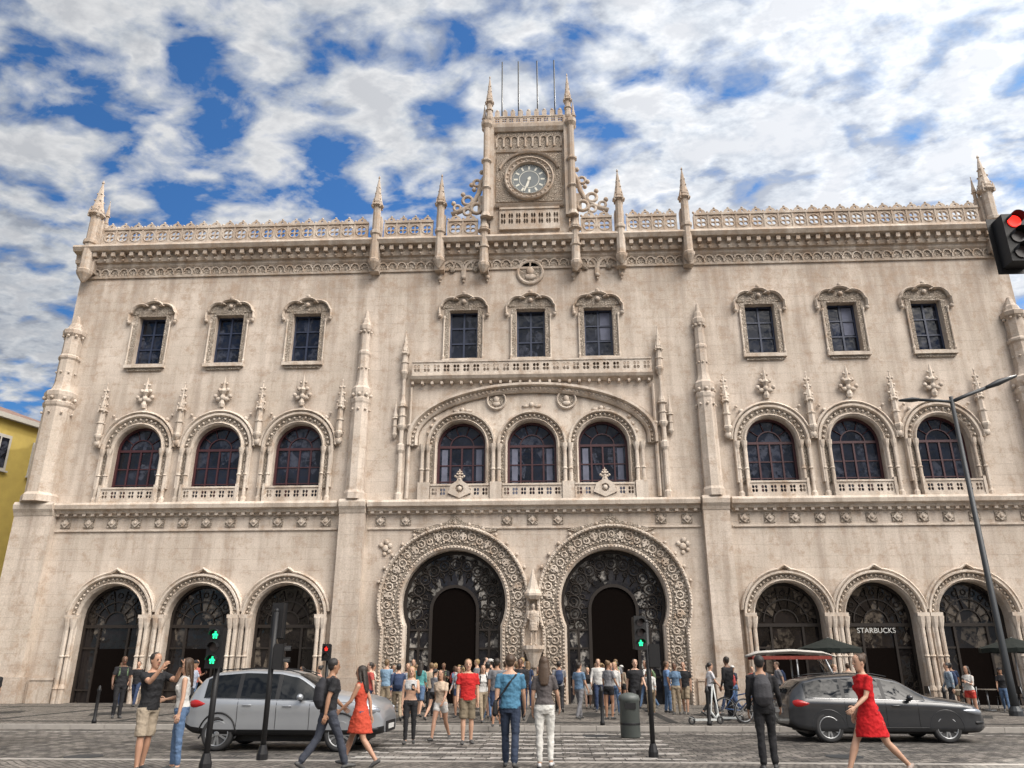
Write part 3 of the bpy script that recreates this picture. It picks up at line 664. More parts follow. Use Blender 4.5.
def person(name,x,y,heading,h=1.72,fem=False,pose=STAND,top=(.3,.3,.3),bottom=(.05,.06,.1),shoes=(.05,.05,.05),hair=0,skin=0,style='short',outfit='long',sleeve='short',bag=None,detail=0,z0=0.,stonemat=None,hat=None,crop=False,tote=None):
    S=MB(); f=fem
    mats=[plain('skin',SK[skin],.55,0,6,.06),cloth(top),cloth(bottom),plain('shoe_leather',shoes,.6),plain('hair',HR[hair],.6,0,30,.3,.006),cloth(bag or tote) if (bag or tote) else M_BLACK,M_EYE,M_LIP,cloth(hat) if hat else M_BLACK]
    if stonemat: mats=[stonemat]*9
    SKN,TOP,BOT,SHO,HAI,BAG,EYE,LIP,HAT=range(9)
    lean=pose['lean']
    def V(x,y,z): return Vector((x,y-lean*max(0,z-.92)*1.6,z))
    hipx=.088
    legs=[];low=9
    for sd,a,k in((-1,pose['lt'],pose['lk']),(1,pose['rt'],pose['rk'])):
        hp=Vector((sd*hipx,0,.92)); a1=R(a); a2=R(a-k)
        kn=hp+.435*Vector((sd*.01,-math.sin(a1),-math.cos(a1))); an=kn+.415*Vector((0,-math.sin(a2),-math.cos(a2)))
        legs.append((sd,hp,kn,an,a2)); low=min(low,an.z-.07*math.cos(a2))
    dz=-low+.012
    for sd,hp,kn,an,a2 in legs:
        g=1.06 if f else 1.0
        if outfit=='long':
            S.tube([hp,hp.lerp(kn,.4),kn,kn.lerp(an,.4),kn.lerp(an,.93)],[(.096,.1),.086,.064,.066 if not f else .058,.058 if not f else .046],12,BOT,dome=True)
            S.tube([kn.lerp(an,.8),an],[.04,.038],8,SKN,dome=True)
        else:
            S.tube([hp,hp.lerp(kn,.45),kn,kn.lerp(an,.3),kn.lerp(an,.7),an],[(.088,.09),.075*g,.052,.057,.042,.034],12,SKN,dome=True)
            if outfit in('shorts','minishorts'):
                e=.95 if outfit=='shorts' else .45
                S.tube([hp,hp.lerp(kn,e*.6),hp.lerp(kn,e)],[(.1,.102),.094,.092 if e>.5 else .094],12,BOT)
        toe=Vector((sd*.03,-.16,-.052)); heel=Vector((0,.045,-.045))
        if a2<-.25:
            q=Matrix.Rotation(-a2*.8,3,'X'); toe=q@toe; heel=q@heel
        elif a2>.2:
            q=Matrix.Rotation(-a2*.5,3,'X'); toe=q@toe; heel=q@heel
        S.tube([an+heel,an+heel.lerp(toe,.45)+Vector((0,0,.012)),an+heel.lerp(toe,.8),an+toe],[(.036,.034),(.042,.04),(.044,.03),(.03,.02)],10,SHO,u0=(1,0,0),dome=True)
    def loft(rows,mat,off=0):
        S.tube([V(0,yo,z) for z,rx,ry,yo in rows],[(rx+off,ry+off) for z,rx,ry,yo in rows],18,mat,u0=(1,0,0),dome=False)
    if f: tors=[(.84,.13,.10,.0),(.90,.168,.122,.01),(.97,.165,.115,.01),(1.06,.128,.095,0),(1.12,.122,.092,0),(1.22,.138,.108,-.012),(1.29,.148,.115,-.016),(1.36,.15,.1,-.004),(1.42,.135,.078,.004),(1.46,.085,.06,.006),(1.49,.05,.05,.006)]
    else: tors=[(.84,.13,.105,.0),(.90,.163,.118,.005),(.98,.158,.115,.0),(1.06,.15,.112,-.005),(1.14,.155,.112,-.005),(1.25,.172,.122,-.006),(1.34,.186,.122,-.004),(1.40,.184,.1,.004),(1.44,.15,.085,.008),(1.475,.09,.065,.01),(1.5,.056,.055,.01)]
    loft([t for t in tors if t[0]<1.0],BOT,.004)
    if crop: loft([t for t in tors if .95<t[0]<1.25],SKN,-.002); loft([t for t in tors if 1.18<t[0]<1.45],TOP,.006)
    else: loft([t for t in tors if (.87 if (not f and outfit!='dress') else .9)<t[0]<1.47],TOP,.014 if not f else .009)
    loft([t for t in tors if t[0]>1.38],SKN,-.004)
    if f:
        for sd in(-1,1): S.ball(sd*.07,-.095-lean*.5,1.27,.062,TOP,1,.8,1,10,6)
    if outfit in('dress','skirt'):
        hem=.60 if outfit=='dress' else .62; 
        sw=max(abs(math.sin(R(pose['lt']))),abs(math.sin(R(pose['rt']))))*.26
        S.tube([V(0,0,1.08),V(0,0,.98),V(0,0,.86),V(0,.0,.74),V(0,.0,hem)],[(.13,.1),(.17,.125),(.185,.15+sw*.2),(.19,.155+sw*.5),(.20,.16+sw*.7)],18,TOP if outfit=='dress' else BOT,u0=(1,0,0))
    S.tube([V(0,.012,1.44),V(0,.0,1.56)],[.058 if not f else .048,.05 if not f else .044],12,SKN,dome=True)
    hc=V(0,-.012,1.628)
    hd=[(-.118,.022,.025,-.058),(-.10,.045,.05,-.036),(-.065,.06,.074,-.014),(-.02,.070,.087,-.003),(.02,.075,.094,.002),(.06,.074,.093,.005),(.09,.062,.08,.008),(.112,.038,.05,.008),(.12,.012,.02,.008)]
    S.tube([hc+Vector((0,yo,z)) for z,rx,ry,yo in hd],[(rx,ry) for z,rx,ry,yo in hd],16,SKN,u0=(1,0,0))
    S.tube([hc+Vector((0,-.088,.015)),hc+Vector((0,-.106,-.022)),hc+Vector((0,-.09,-.032))],[.009,.015,.012],6,SKN)
    for sd in(-1,1): S.ball(hc.x+sd*.077,hc.y+.008,hc.z-.005,.03,SKN,.4,.7,1.0,6,3)
    S.ball(hc.x,hc.y+.022,hc.z+.045,.09,HAI,.98,1.08,1.0,14,8)
    if style=='short': S.ball(hc.x,hc.y+.04,hc.z-.0,.07,HAI,1.05,.95,1.1,12,6)
    if style=='long':
        S.tube([hc+Vector((0,.055,.05)),hc+Vector((0,.085,-.06)),V(0,.095,1.42),V(0,.115,1.3)],[(.075,.05),(.088,.045),(.1,.035),(.07,.022)],12,HAI,u0=(1,0,0),dome=True)
        for sd in(-1,1): S.tube([hc+Vector((sd*.06,.0,.06)),hc+Vector((sd*.082,.01,-.05)),V(sd*.085,.03,1.44)],[.03,.024,.02],8,HAI,dome=True)
    elif style=='pony':
        S.tube([hc+Vector((0,.09,.05)),hc+Vector((0,.145,.02)),hc+Vector((0,.14,-.08)),hc+Vector((0,.12,-.16))],[.025,.034,.03,.014],8,HAI,dome=True)
    elif style=='bun': S.ball(hc.x,hc.y+.1,hc.z+.1,.045,HAI,seg=10,rings=6)
    if hat: S.ball(hc.x,hc.y+.01,hc.z+.07,.1,HAT,1,1.08,.7,14,6); S.tube([hc+Vector((0,-.08,.06)),hc+Vector((0,-.16,.045))],[(.07,.01),(.055,.006)],10,HAT,u0=(1,0,0))
    E=MB(); shx=.155 if f else .186; ua,fa=.285,.25
    for sd,(p,ab,e) in((-1,pose['la']),(1,pose['ra'])):
        sh=V(sd*shx,.005,1.405); p1=R(p);a1=R(ab)
        d1=Vector((sd*math.sin(a1),-math.sin(p1)*math.cos(a1),-math.cos(p1)*math.cos(a1)))
        el=sh+d1*ua; p2=R(p+e); inn=-.32 if e>60 else -.02
        d2=Vector((sd*(math.sin(a1)*.5+inn),-math.sin(p2),-math.cos(p2))).normalized()
        wr=el+d2*fa; k=.9 if f else 1.05
        S.tube([sh,sh.lerp(el,.5),el,el.lerp(wr,.3),wr],[.05*k,.046*k,.037*k,.038*k,.025*k],10,SKN,dome=True)
        if sleeve=='short': S.tube([V(sd*(shx-.05),.005,1.405),sh,sh.lerp(el,.35),sh.lerp(el,.68)],[.055*k,.062*k,.060*k,.060*k],10,TOP)
        elif sleeve=='long': S.tube([V(sd*(shx-.05),.005,1.405),sh,sh.lerp(el,.5),el,wr.lerp(el,.12)],[.055*k,.06*k,.055*k,.046*k,.036*k],10,TOP,dome=True)
        else: S.tube([V(sd*(shx-.05),.005,1.39),V(sd*(shx-.015),.005,1.41)],[.05*k,.045*k],10,TOP)
        n=Vector((-sd,0,0)); n=(n-d2*n.dot(d2)).normalized(); w=d2.cross(n).normalized()
        if w.y>0: w=-w
        S.tube([wr,wr+d2*.04,wr+d2*.085],[(.024,.017),(.038,.016),(.038,.013)],10,SKN,u0=w,dome=True)
        for i,(o,l) in enumerate(((.03,.068),(.010,.078),(-.010,.073),(-.03,.056))):
            b0=wr+d2*.085+w*o; b1=b0+d2*l*.5+n*.008; b2=b1+d2*l*.42+n*.024
            E.tube([b0-d2*.012,b1,b2],[.0095,.0088,.007],6,SKN,dome=True)
        t0=wr+d2*.025+w*.03; E.tube([t0,t0+w*.024+d2*.026+n*.006,t0+w*.026+d2*.056+n*.016],[.012,.011,.008],6,SKN,dome=True)
        if pose.get('phone') and sd==1:
            E.box(-.04,.04,-.006,.006,-.07,.08,5,M=Matrix.Translation(wr+d2*.11+n*.03))
    if bag:
        S.tube([V(0,.165,1.0),V(0,.19,1.1),V(0,.19,1.3),V(0,.16,1.42)],[(.12,.05),(.15,.085),(.14,.08),(.1,.04)],12,BAG,u0=(1,0,0),dome=True)
        for sd in(-1,1): S.tube([V(sd*.1,.11,1.4),V(sd*.1,.02,1.47),V(sd*.105,-.09,1.4),V(sd*.115,-.125,1.25),V(sd*.15,.0,1.08)],.018,6,BAG)
    if tote:
        S.tube([V(.24,.03,1.0),V(.25,.03,.82)],[(.04,.13),(.05,.14)],10,BAG,u0=(1,0,0),dome=True)
        S.tube([V(-.12,.08,1.44),V(0,.135,1.3),V(.15,.12,1.1),V(.23,.06,1.0)],.014,6,BAG); S.tube([V(-.12,.02,1.46),V(-.02,-.125,1.3),V(.14,-.12,1.1),V(.23,.0,1.0)],.014,6,BAG)
    for sd in(-1,1):
        E.ball(hc.x+sd*.031,hc.y-.083,hc.z+.004,.0095,EYE,1.3,.6,.8,8,4)
        E.tube([hc+Vector((sd*.016,-.09,.024)),hc+Vector((sd*.045,-.082,.024))],.0045,5,HAI)
    E.tube([hc+Vector((-.022,-.083,-.058)),hc+Vector((0,-.092,-.058)),hc+Vector((.022,-.083,-.058))],[.004,.008,.004],6,LIP)
    me=bpy.data.meshes.new('t'); me.from_pydata(S.v,[],S.f); me.update()
    bvh=BVHTree.FromPolygons([Vector(v) for v in S.v],S.f)
    o=bpy.data.objects.new('t',me); COL.objects.link(o)
    md=o.modifiers.new('r','REMESH'); md.mode='VOXEL'; md.voxel_size=.011 if detail else .017
    sm=o.modifiers.new('s','SMOOTH'); sm.iterations=2; sm.factor=.5
    ev=o.evaluated_get(bpy.context.evaluated_depsgraph_get()); m2=bpy.data.meshes.new_from_object(ev)
    O=MB(); O.v=[tuple(v.co) for v in m2.vertices]
    for pl in m2.polygons:
        O.f.append(tuple(pl.vertices)); _,_,idx,_=bvh.find_nearest(pl.center); O.m.append(S.m[idx]); O.s.append(True)
    bpy.data.objects.remove(o); bpy.data.meshes.remove(me); bpy.data.meshes.remove(m2)
    vm={}
    for fc,mt in zip(O.f,O.m):
        if mt in(TOP,BOT):
            for i in fc: vm[i]=1
    for i in vm:
        v=Vector(O.v[i]); q=mn.noise(Vector((v.x*9+x*3,v.y*9,v.z*13)))*.013+mn.noise(Vector((v.x*22,v.y*22+x,v.z*30)))*.007
        r=Vector((v.x,v.y,0)); r=r.normalized() if r.length>1e-4 else Vector((1,0,0))
        O.v[i]=tuple(v+r*q)
    off=len(O.v); O.v+=E.v; O.f+=[tuple(i+off for i in q) for q in E.f]; O.m+=E.m; O.s+=E.s
    sc=h/1.75
    O.v=[(v[0]*sc,v[1]*sc,(v[2]+dz)*sc) for v in O.v]
    ob=O.obj(name,mats,None,False,(x,y,z0),R(heading)); return ob
BLK=(.018,.018,.02);WHT=(.46,.45,.43);NAVY=(.03,.045,.09);DEN=(.08,.13,.22);KHA=(.25,.20,.14);RED=(.42,.010,.013);GRY=(.15,.15,.16)
rd=-.12
person('man',-5.78,-22.7,62,1.78,pose=PHOTO,top=BLK,bottom=(.30,.25,.19),outfit='shorts',hair=0,skin=1,detail=1)
person('woman',-5.30,-22.55,-70,1.70,True,pose=TALK,top=WHT,bottom=DEN,outfit='long',style='long',hair=1,skin=0,detail=1,sleeve='none')
person('man',-2.95,-22.2,125,1.76,pose=WALK,top=BLK,bottom=(.04,.045,.06),hair=2,skin=2,bag=(.03,.03,.035),detail=1)
person('woman',-2.50,-21.75,-100,1.64,True,pose=WALK,top=(.40,.055,.03),outfit='dress',style='long',hair=0,skin=1,sleeve='none',detail=1)
person('man',.08,-21.9,176,1.77,pose=STROLL,top=(.06,.16,.25),bottom=(.025,.035,.06),hair=1,skin=0,detail=1,tote=BLK)
person('woman',.66,-21.8,178,1.72,True,pose=SHIFT,top=(.08,.07,.07),bottom=(.52,.51,.48),shoes=(.4,.4,.4),style='long',hair=1,skin=0,detail=1,sleeve='short')
person('woman',5.82,-22.45,-75,1.86,True,pose=STRIDE,top=RED,outfit='dress',shoes=(.25,.2,.17),style='bun',hair=1,skin=0,sleeve='short',detail=1)
person('man',4.30,-21.95,170,1.74,pose=SHIFT,top=BLK,bottom=BLK,hair=2,skin=2,bag=(.05,.05,.055),sleeve='long',detail=1)
person('man',-1.2,-16.5,10,1.84,pose=STAND,top=(.40,.018,.018),bottom=(.16,.13,.09),outfit='shorts',hair=3,skin=0,z0=rd,detail=1)
person('woman',-2.55,-16.5,5,1.68,True,pose=PHONE,top=(.34,.34,.34),bottom=BLK,style='long',hair=4,skin=0,z0=rd,crop=True,sleeve='none',detail=1)
person('woman',-1.95,-15.6,-15,1.66,True,pose=WALK,top=(.42,.33,.25),bottom=WHT,outfit='minishorts',style='long',hair=1,skin=1,z0=rd)
P=[('man',-.75,-12.9,175,GRY,NAVY,'shorts'),('woman',-1.3,-11.2,20,WHT,KHA,'long'),('man',-.2,-10.3,0,BLK,BLK,'long'),('man',-4.9,-7.9,160,(.2,.3,.4),KHA,'shorts'),
('woman',-5.2,-9.3,30,BLK,DEN,'minishorts'),('man',1.05,-5.6,180,GRY,BLK,'long'),('man',2.5,-5.5,0,WHT,NAVY,'long'),('woman',2.95,-7.5,-30,WHT,DEN,'long'),
('man',3.4,-9.9,10,BLK,BLK,'long'),('woman',4.35,-5.4,-90,(.4,.12,.1),BLK,'skirt'),('man',4.95,-5.9,90,(.12,.2,.35),DEN,'long'),('man',5.4,-6.9,-20,BLK,KHA,'shorts'),
('woman',6.2,-7.4,100,(.5,.5,.52),BLK,'long'),('man',-13.1,-10.0,40,BLK,BLK,'long'),('woman',-16.9,-3.0,-40,(.3,.25,.3),NAVY,'long'),
('man',-11.4,-8.6,90,(.3,.33,.4),BLK,'long'),('woman',-6.5,-10.5,-90,(.5,.25,.2),NAVY,'long'),('man',-3.9,-3.0,170,(.45,.4,.3),BLK,'long'),('woman',-3.0,-2.5,180,WHT,DEN,'minishorts'),
('man',-4.6,-4.2,0,NAVY,KHA,'shorts'),('woman',-2.4,-4.8,20,(.5,.1,.1),BLK,'long'),('man',3.4,-2.2,180,GRY,DEN,'long'),('woman',2.2,-3.2,0,BLK,WHT,'skirt'),('man',4.6,-3.0,30,WHT,BLK,'long'),
('woman',13.6,-9.9,-60,WHT,(.4,.04,.03),'minishorts'),('man',14.4,-7.0,-100,(.2,.25,.3),BLK,'long'),('woman',17.2,-5.0,-30,BLK,DEN,'long'),('man',-1.6,-6.5,60,(.06,.12,.25),KHA,'shorts'),
('woman',.35,-8.2,-20,(.5,.3,.1),WHT,'skirt'),('man',7.3,-5.2,-90,WHT,NAVY,'long'),('woman',-5.9,-5.5,120,(.45,.42,.35),BLK,'long'),('man',-14.0,-2.5,80,(.35,.1,.08),DEN,'long'),('woman',-3.6,-8.7,170,(.08,.25,.25),DEN,'shorts'),('man',9.6,-3.5,-90,GRY,BLK,'long'),
('man',6.5,-8.9,-140,BLK,BLK,'long'),('woman',10.9,-6.0,60,GRY,NAVY,'long'),('man',12.6,-2.6,180,(.25,.2,.16),BLK,'long'),('woman',7.9,-3.2,20,BLK,DEN,'long'),('man',16.4,-3.0,150,NAVY,KHA,'shorts'),('woman',8.9,-2.2,0,(.35,.07,.06),BLK,'skirt'),('man',-16.4,-2.6,10,BLK,NAVY,'long'),('woman',-9.9,-5.0,-60,GRY,BLK,'long')]
cols=[BLK,BLK,WHT,GRY,GRY,NAVY,(.3,.24,.18),(.35,.07,.06),(.10,.16,.24),(.22,.24,.27),(.08,.11,.08)]
for i in range(36):
    dcen=random.choice([-PX,PX]) if i%3 else 0
    x=random.gauss(dcen,1.4); y=random.uniform(-10.5,-1.0)
    if i>33: x=random.uniform(-13,-8)
    P.append((random.choice(['man','woman']),x,y,random.uniform(0,360),random.choice(cols),random.choice([BLK,BLK,NAVY,DEN,KHA,GRY]),random.choice(['long','long','shorts','minishorts'])))
poses=[STAND,WALK,TALK,PHONE,STROLL,WALK2,SHIFT]
for i,(n,x,y,hd_,tp,bt,of) in enumerate(P):
    f=n=='woman'
    person(n,x,y,hd_,(1.63 if f else 1.76)+random.uniform(-.1,.1),f,poses[i%7],tp,bt,hair=random.randrange(5),skin=random.choice([0,0,1,2,4,3]),style=random.choice(['long','pony','bun']) if f else 'short',outfit=of if (f or of!='minishorts') else 'shorts',sleeve=random.choice(['short','short','long']) ,bag=(random.choice([BLK,NAVY,(.3,.05,.05),(.1,.15,.08)]) if i%4==1 else None),hat=(random.choice([WHT,BLK]) if i%11==4 else None))
person('man',-12.6,-16.9,60,1.75,pose=TALK,top=BLK,bottom=BLK,hair=2,skin=2,z0=rd)
st=person('statue',0,-.42,0,1.75,pose=TALK,top=BLK,outfit='dress',stonemat=M_TRIM,z0=2.4); st.parent=ST
# ------------------------------------------------------------ cars
def interp(tab,x):
    if x<=tab[0][0]: return tab[0][1]
    for (a,b),(c,d) in zip(tab,tab[1:]):
        if x<=c: t=(x-a)/(c-a); t=t*t*(3-2*t)*.3+t*.7; return b+(d-b)*t
    return tab[-1][1]
def car(name,loc,rot,L,top,belt,bot,wid,roofw,paint,wheels,wr,glassx,pillars,ws,rw,cladding=False):
    e=empty(name,loc,rot); A=MB(); rows=[]
    n=int(L/.045); xs=[L*i/n for i in range(n+1)]
    for x in xs:
        zt,zb,bl,w,rwid=interp(top,x),interp(bot,x),interp(belt,x),interp(wid,x),interp(roofw,x)
        bl=min(bl,zt-.012)
        ze=max(bl+.004,zt-.075); f=(ze-bl)/max(.001,zt-bl); sidew=w*.94
        wtop=sidew+(rwid-sidew)*f
        H=bl-zb-.14
        sec=[(0,zb),(w*.8,zb),(w*.965,zb+.05),(w*.985,zb+.14),(w*.975,zb+.14+H*.3),(w*.99,zb+.14+H*.55),(w*1.0,zb+.14+H*.78),(w*.975,bl-.03),(w*.95,bl),(wtop,ze),(rwid*.93,zt-.022),(rwid*.6,zt),(0,zt+.012)]
        rows.append([(x-L/2,-q,z) for q,z in sec]+[(x-L/2,q,z) for q,z in sec[::-1][1:-1]])
    m=len(rows[0]); A.v=[v for r in rows for v in r]; K=12
    for i in range(n):
        xm=(xs[i]+xs[i+1])/2
        for k in range(m):
            k2=(k+1)%m; seg=k if k<K else m-1-k
            mat=0
            if seg==8 and glassx[0]<xm<glassx[1]:
                mat=1
                if any(abs(xm-p)<.045 for p in pillars): mat=2
            if seg in(10,11) and (ws[0]<xm<ws[1] or rw[0]<xm<rw[1]): mat=1
            if seg in(0,1): mat=2
            if seg in(2,) and cladding: mat=2
            A.f.append((i*m+k,i*m+k2,(i+1)*m+k2,(i+1)*m+k)); A.m.append(mat); A.s.append(True)
    A.f.append(tuple(range(m))); A.m.append(0);A.s.append(False)
    A.f.append(tuple(n*m+k for k in range(m))[::-1]); A.m.append(0);A.s.append(False)
    mats=[paint,M_CARGL,M_BLACK]
    body=A.obj('body',mats,e)
    Wd=max(w for _,w in wid)
    cut=MB()
    for wx in wheels:
        for sd in(-1,1):
            M=Matrix.Translation((wx-L/2,sd*(Wd-.12),wr))@Matrix.Rotation(math.pi/2,4,'X')
            cut.lathe([(wr+.05,-.2),(wr+.05,.2)],0,0,32,2,M=M)
    co=cut.obj('cut',mats)
    bm_=body.modifiers.new('b','BOOLEAN'); bm_.operation='DIFFERENCE'; bm_.object=co; bm_.solver='EXACT'
    me=bpy.data.meshes.new_from_object(body.evaluated_get(bpy.context.evaluated_depsgraph_get()))
    body.modifiers.clear(); body.data=me; bpy.data.objects.remove(co)
    D=MB()
    def skin(x,z,sd,off=.004):
        w=interp(wid,x); bl=min(interp(belt,x),interp(top,x)-.012); zb=interp(bot,x); H=bl-zb-.14
        tab=[(zb,w*.8),(zb+.05,w*.965),(zb+.14,w*.985),(zb+.14+H*.3,w*.975),(zb+.14+H*.55,w*.99),(zb+.14+H*.78,w),(bl-.03,w*.975),(bl,w*.95)]
        if z<=tab[0][0]: return (x-L/2,sd*(tab[1][1]+off),z)
        for (a,b),(c,d) in zip(tab,tab[1:]):
            if z<=c: return (x-L/2,sd*(b+(d-b)*(z-a)/(c-a)+off),z)
        return (x-L/2,sd*(tab[-1][1]+off),z)
    for wx in wheels:
        for sd in(-1,1):
            M=Matrix.Translation((wx-L/2,sd*(Wd-.125),wr))@Matrix.Rotation(-sd*math.pi/2,4,'X')
            D.lathe([(wr*.66,-.1),(wr*.93,-.1),(wr,-.06),(wr,.06),(wr*.93,.1),(wr*.72,.1),(wr*.70,.07)],0,0,28,2,True,M=M)
            D.lathe([(wr*.68,.0),(wr*.68,.02)],0,0,24,0,M=M)
            D.tube([M@Vector((wr*.70*math.cos(2*math.pi*k/28),wr*.70*math.sin(2*math.pi*k/28),.092)) for k in range(28)],.014,6,1,closed=True)
            for k in range(10):
                Q=M@Matrix.Rotation(2*math.pi*k/10,4,'Z')@Matrix.Rotation(.12*(1 if k%2 else -1),4,'Z')
                D.box(.03,wr*.70,-.02,.02,.05,.08,1,M=Q)
            D.lathe([(.06,.03),(.06,.09),(.04,.096)],0,0,12,1,M=M)
            pts=[]
            for t in range(-14,195,9):
                px_,pz_=wx+(wr+.055)*math.cos(R(t)),wr+(wr+.055)*math.sin(R(t)); pts.append(skin(px_,pz_,sd,.0))
            D.tube(pts,.02 if cladding else .007,6,0 if cladding else 7)
    for sd in(-1,1):
        for sx in [pillars[0],pillars[1],glassx[1]-.22]:
            zb=interp(bot,sx)+.12; bl=interp(belt,sx)-.01
            lo=zb
            for wx in wheels:
                if abs(sx-wx)<wr+.06: lo=wr+math.sqrt(max(0,(wr+.06)**2-(sx-wx)**2))
            D.tube([skin(sx,lo+(bl-lo)*i/8,sd,.001) for i in range(9)],.006,4,0)
        D.tube([skin(wheels[0]+wr+.1+(wheels[1]-wheels[0]-2*wr-.2)*i/10,interp(bot,2)+.13,sd,.003) for i in range(11)],.012,4,0)
        D.tube([skin(glassx[1]-.2+(L-.5-glassx[1]+.2)*i/10,interp(belt,glassx[1]-.2+(L-.5-glassx[1]+.2)*i/10)-.02,sd,.001) for i in range(11)],.005,4,0)
        for hx in(pillars[0]+.22,pillars[1]+.25):
            z=interp(belt,hx)-.12; D.tube([skin(hx-.1,z,sd,.02),skin(hx+.08,z,sd,.02)],.013,6,7,dome=True)
        D.tube([skin(glassx[0]+.05+(glassx[1]-glassx[0]-.1)*i/20,interp(belt,glassx[0]+.05+(glassx[1]-glassx[0]-.1)*i/20)-.004,sd,.004) for i in range(21)],.009,5,5)
        mx=glassx[1]-.42-L/2
        D.ball(mx,sd*(Wd+.08),interp(belt,mx+L/2)+.07,.09,7,.8,1.0,.75,10,6); D.box(mx-.03,mx+.03,min(sd*(Wd-.08),sd*(Wd+.06)),max(sd*(Wd-.08),sd*(Wd+.06)),interp(belt,mx+L/2)-.01,interp(belt,mx+L/2)+.04,0)
        zh=interp(belt,L-.3)-.1
        D.tube([skin(L-.60+.1*i,zh+.02-.01*i,sd,-.012) for i in range(6)],[(.02,.02),(.035,.045),(.045,.06),(.05,.07),(.05,.07),(.03,.05)],8,4,dome=True)
        zr=interp(belt,.3)-.1
        D.tube([skin(.48-.09*i,zr+.0,sd,-.02) for i in range(5)],[(.02,.02),(.035,.05),(.045,.08),(.05,.09),(.03,.07)],8,3,dome=True)
        D.tube([skin(L-.32,.44,sd,-.01),skin(L-.12,.44,sd,-.01)],[.045,.035],8,0,dome=True)
    D.box(L/2-.03,L/2+.02,-.45,.45,.36,.58,0); D.box(L/2+.022,L/2+.03,-.26,.26,.42,.52,6)
    D.box(-L/2-.03,-L/2+.0,-.26,.26,.62,.73,6)
    D.box(-L/2+.45,L/2-.45,-Wd+.3,Wd-.3,.18,.35,0)
    for sd in(-1,1):
        D.tube([(x-L/2,sd*(interp(roofw,x)*.9),interp(top,x)+.03) for x in(.6,1.0,1.6,2.2,2.5)],.013,6,0)
    D.obj('wheels_and_fittings',[M_BLACK,M_ALLOY,M_RUB,M_TAIL,M_HEAD,M_CHROME,M_SIGN,paint],e)
    return e
M_CARGL=glass('car_glass',(.006,.007,.008),.03,.2,1.36); M_ALLOY=plain('alloy_wheel',(.40,.41,.42),.35,.9); M_TAIL=plain('red_lens',(.30,.01,.01),.15); M_HEAD=plain('headlamp',(.30,.32,.35),.1,.5); M_CHROME=plain('chrome',(.6,.6,.6),.15,1)
silver=plain('silver_car_paint',(.34,.355,.375),.3,.5,4,.04,coat=.6); dark=plain('dark_grey_car_paint',(.022,.024,.028),.28,.3,4,.05,coat=.8)
car('parked_car',(-4.98,-17.5,rd),R(-1),4.35,
 [(0,.92),(.04,1.10),(.14,1.28),(.32,1.46),(.6,1.58),(1.3,1.63),(2.0,1.61),(2.4,1.54),(3.05,1.19),(3.2,1.15),(3.75,1.10),(4.08,1.03),(4.22,.95),(4.31,.82),(4.35,.66)],
 [(0,.88),(.08,1.0),(.5,1.05),(2,1.02),(3.0,1.0),(3.2,1.0),(3.75,.98),(4.08,.93),(4.22,.86),(4.35,.62)],
 [(0,.42),(.2,.34),(.7,.29),(3.6,.29),(4.15,.32),(4.35,.36)],
 [(0,.74),(.08,.82),(.3,.88),(1.0,.91),(3.8,.91),(4.05,.88),(4.2,.82),(4.3,.73),(4.35,.62)],
 [(0,.64),(.4,.66),(1.5,.67),(2.4,.64),(3.0,.72),(3.3,.78),(3.9,.78),(4.15,.70),(4.35,.55)],
 silver,(.80,3.47),.35,(.42,3.0),(1.2,2.05),(2.4,3.05),(.06,.32),cladding=True)
car('parked_car',(8.75,-14.9,rd),R(1),4.65,
 [(0,.82),(.04,1.0),(.2,1.20),(.45,1.38),(.85,1.46),(1.6,1.50),(2.2,1.48),(2.65,1.40),(3.3,1.05),(3.45,1.0),(4.0,.94),(4.35,.87),(4.52,.77),(4.61,.65),(4.65,.55)],
 [(0,.78),(.08,.92),(.5,.98),(2,.95),(3.3,.91),(3.45,.90),(4.0,.86),(4.35,.79),(4.52,.70),(4.65,.5)],
 [(0,.38),(.2,.27),(.7,.2),(3.8,.2),(4.45,.22),(4.65,.28)],
 [(0,.74),(.08,.82),(.35,.89),(1.0,.92),(4.0,.92),(4.3,.87),(4.48,.78),(4.6,.67),(4.65,.58)],
 [(0,.62),(.4,.62),(1.5,.64),(2.6,.62),(3.3,.72),(3.6,.78),(4.2,.76),(4.5,.64),(4.65,.48)],
 dark,(.88,3.62),.335,(.42,3.22),(1.3,2.25),(2.65,3.31),(.08,.42))
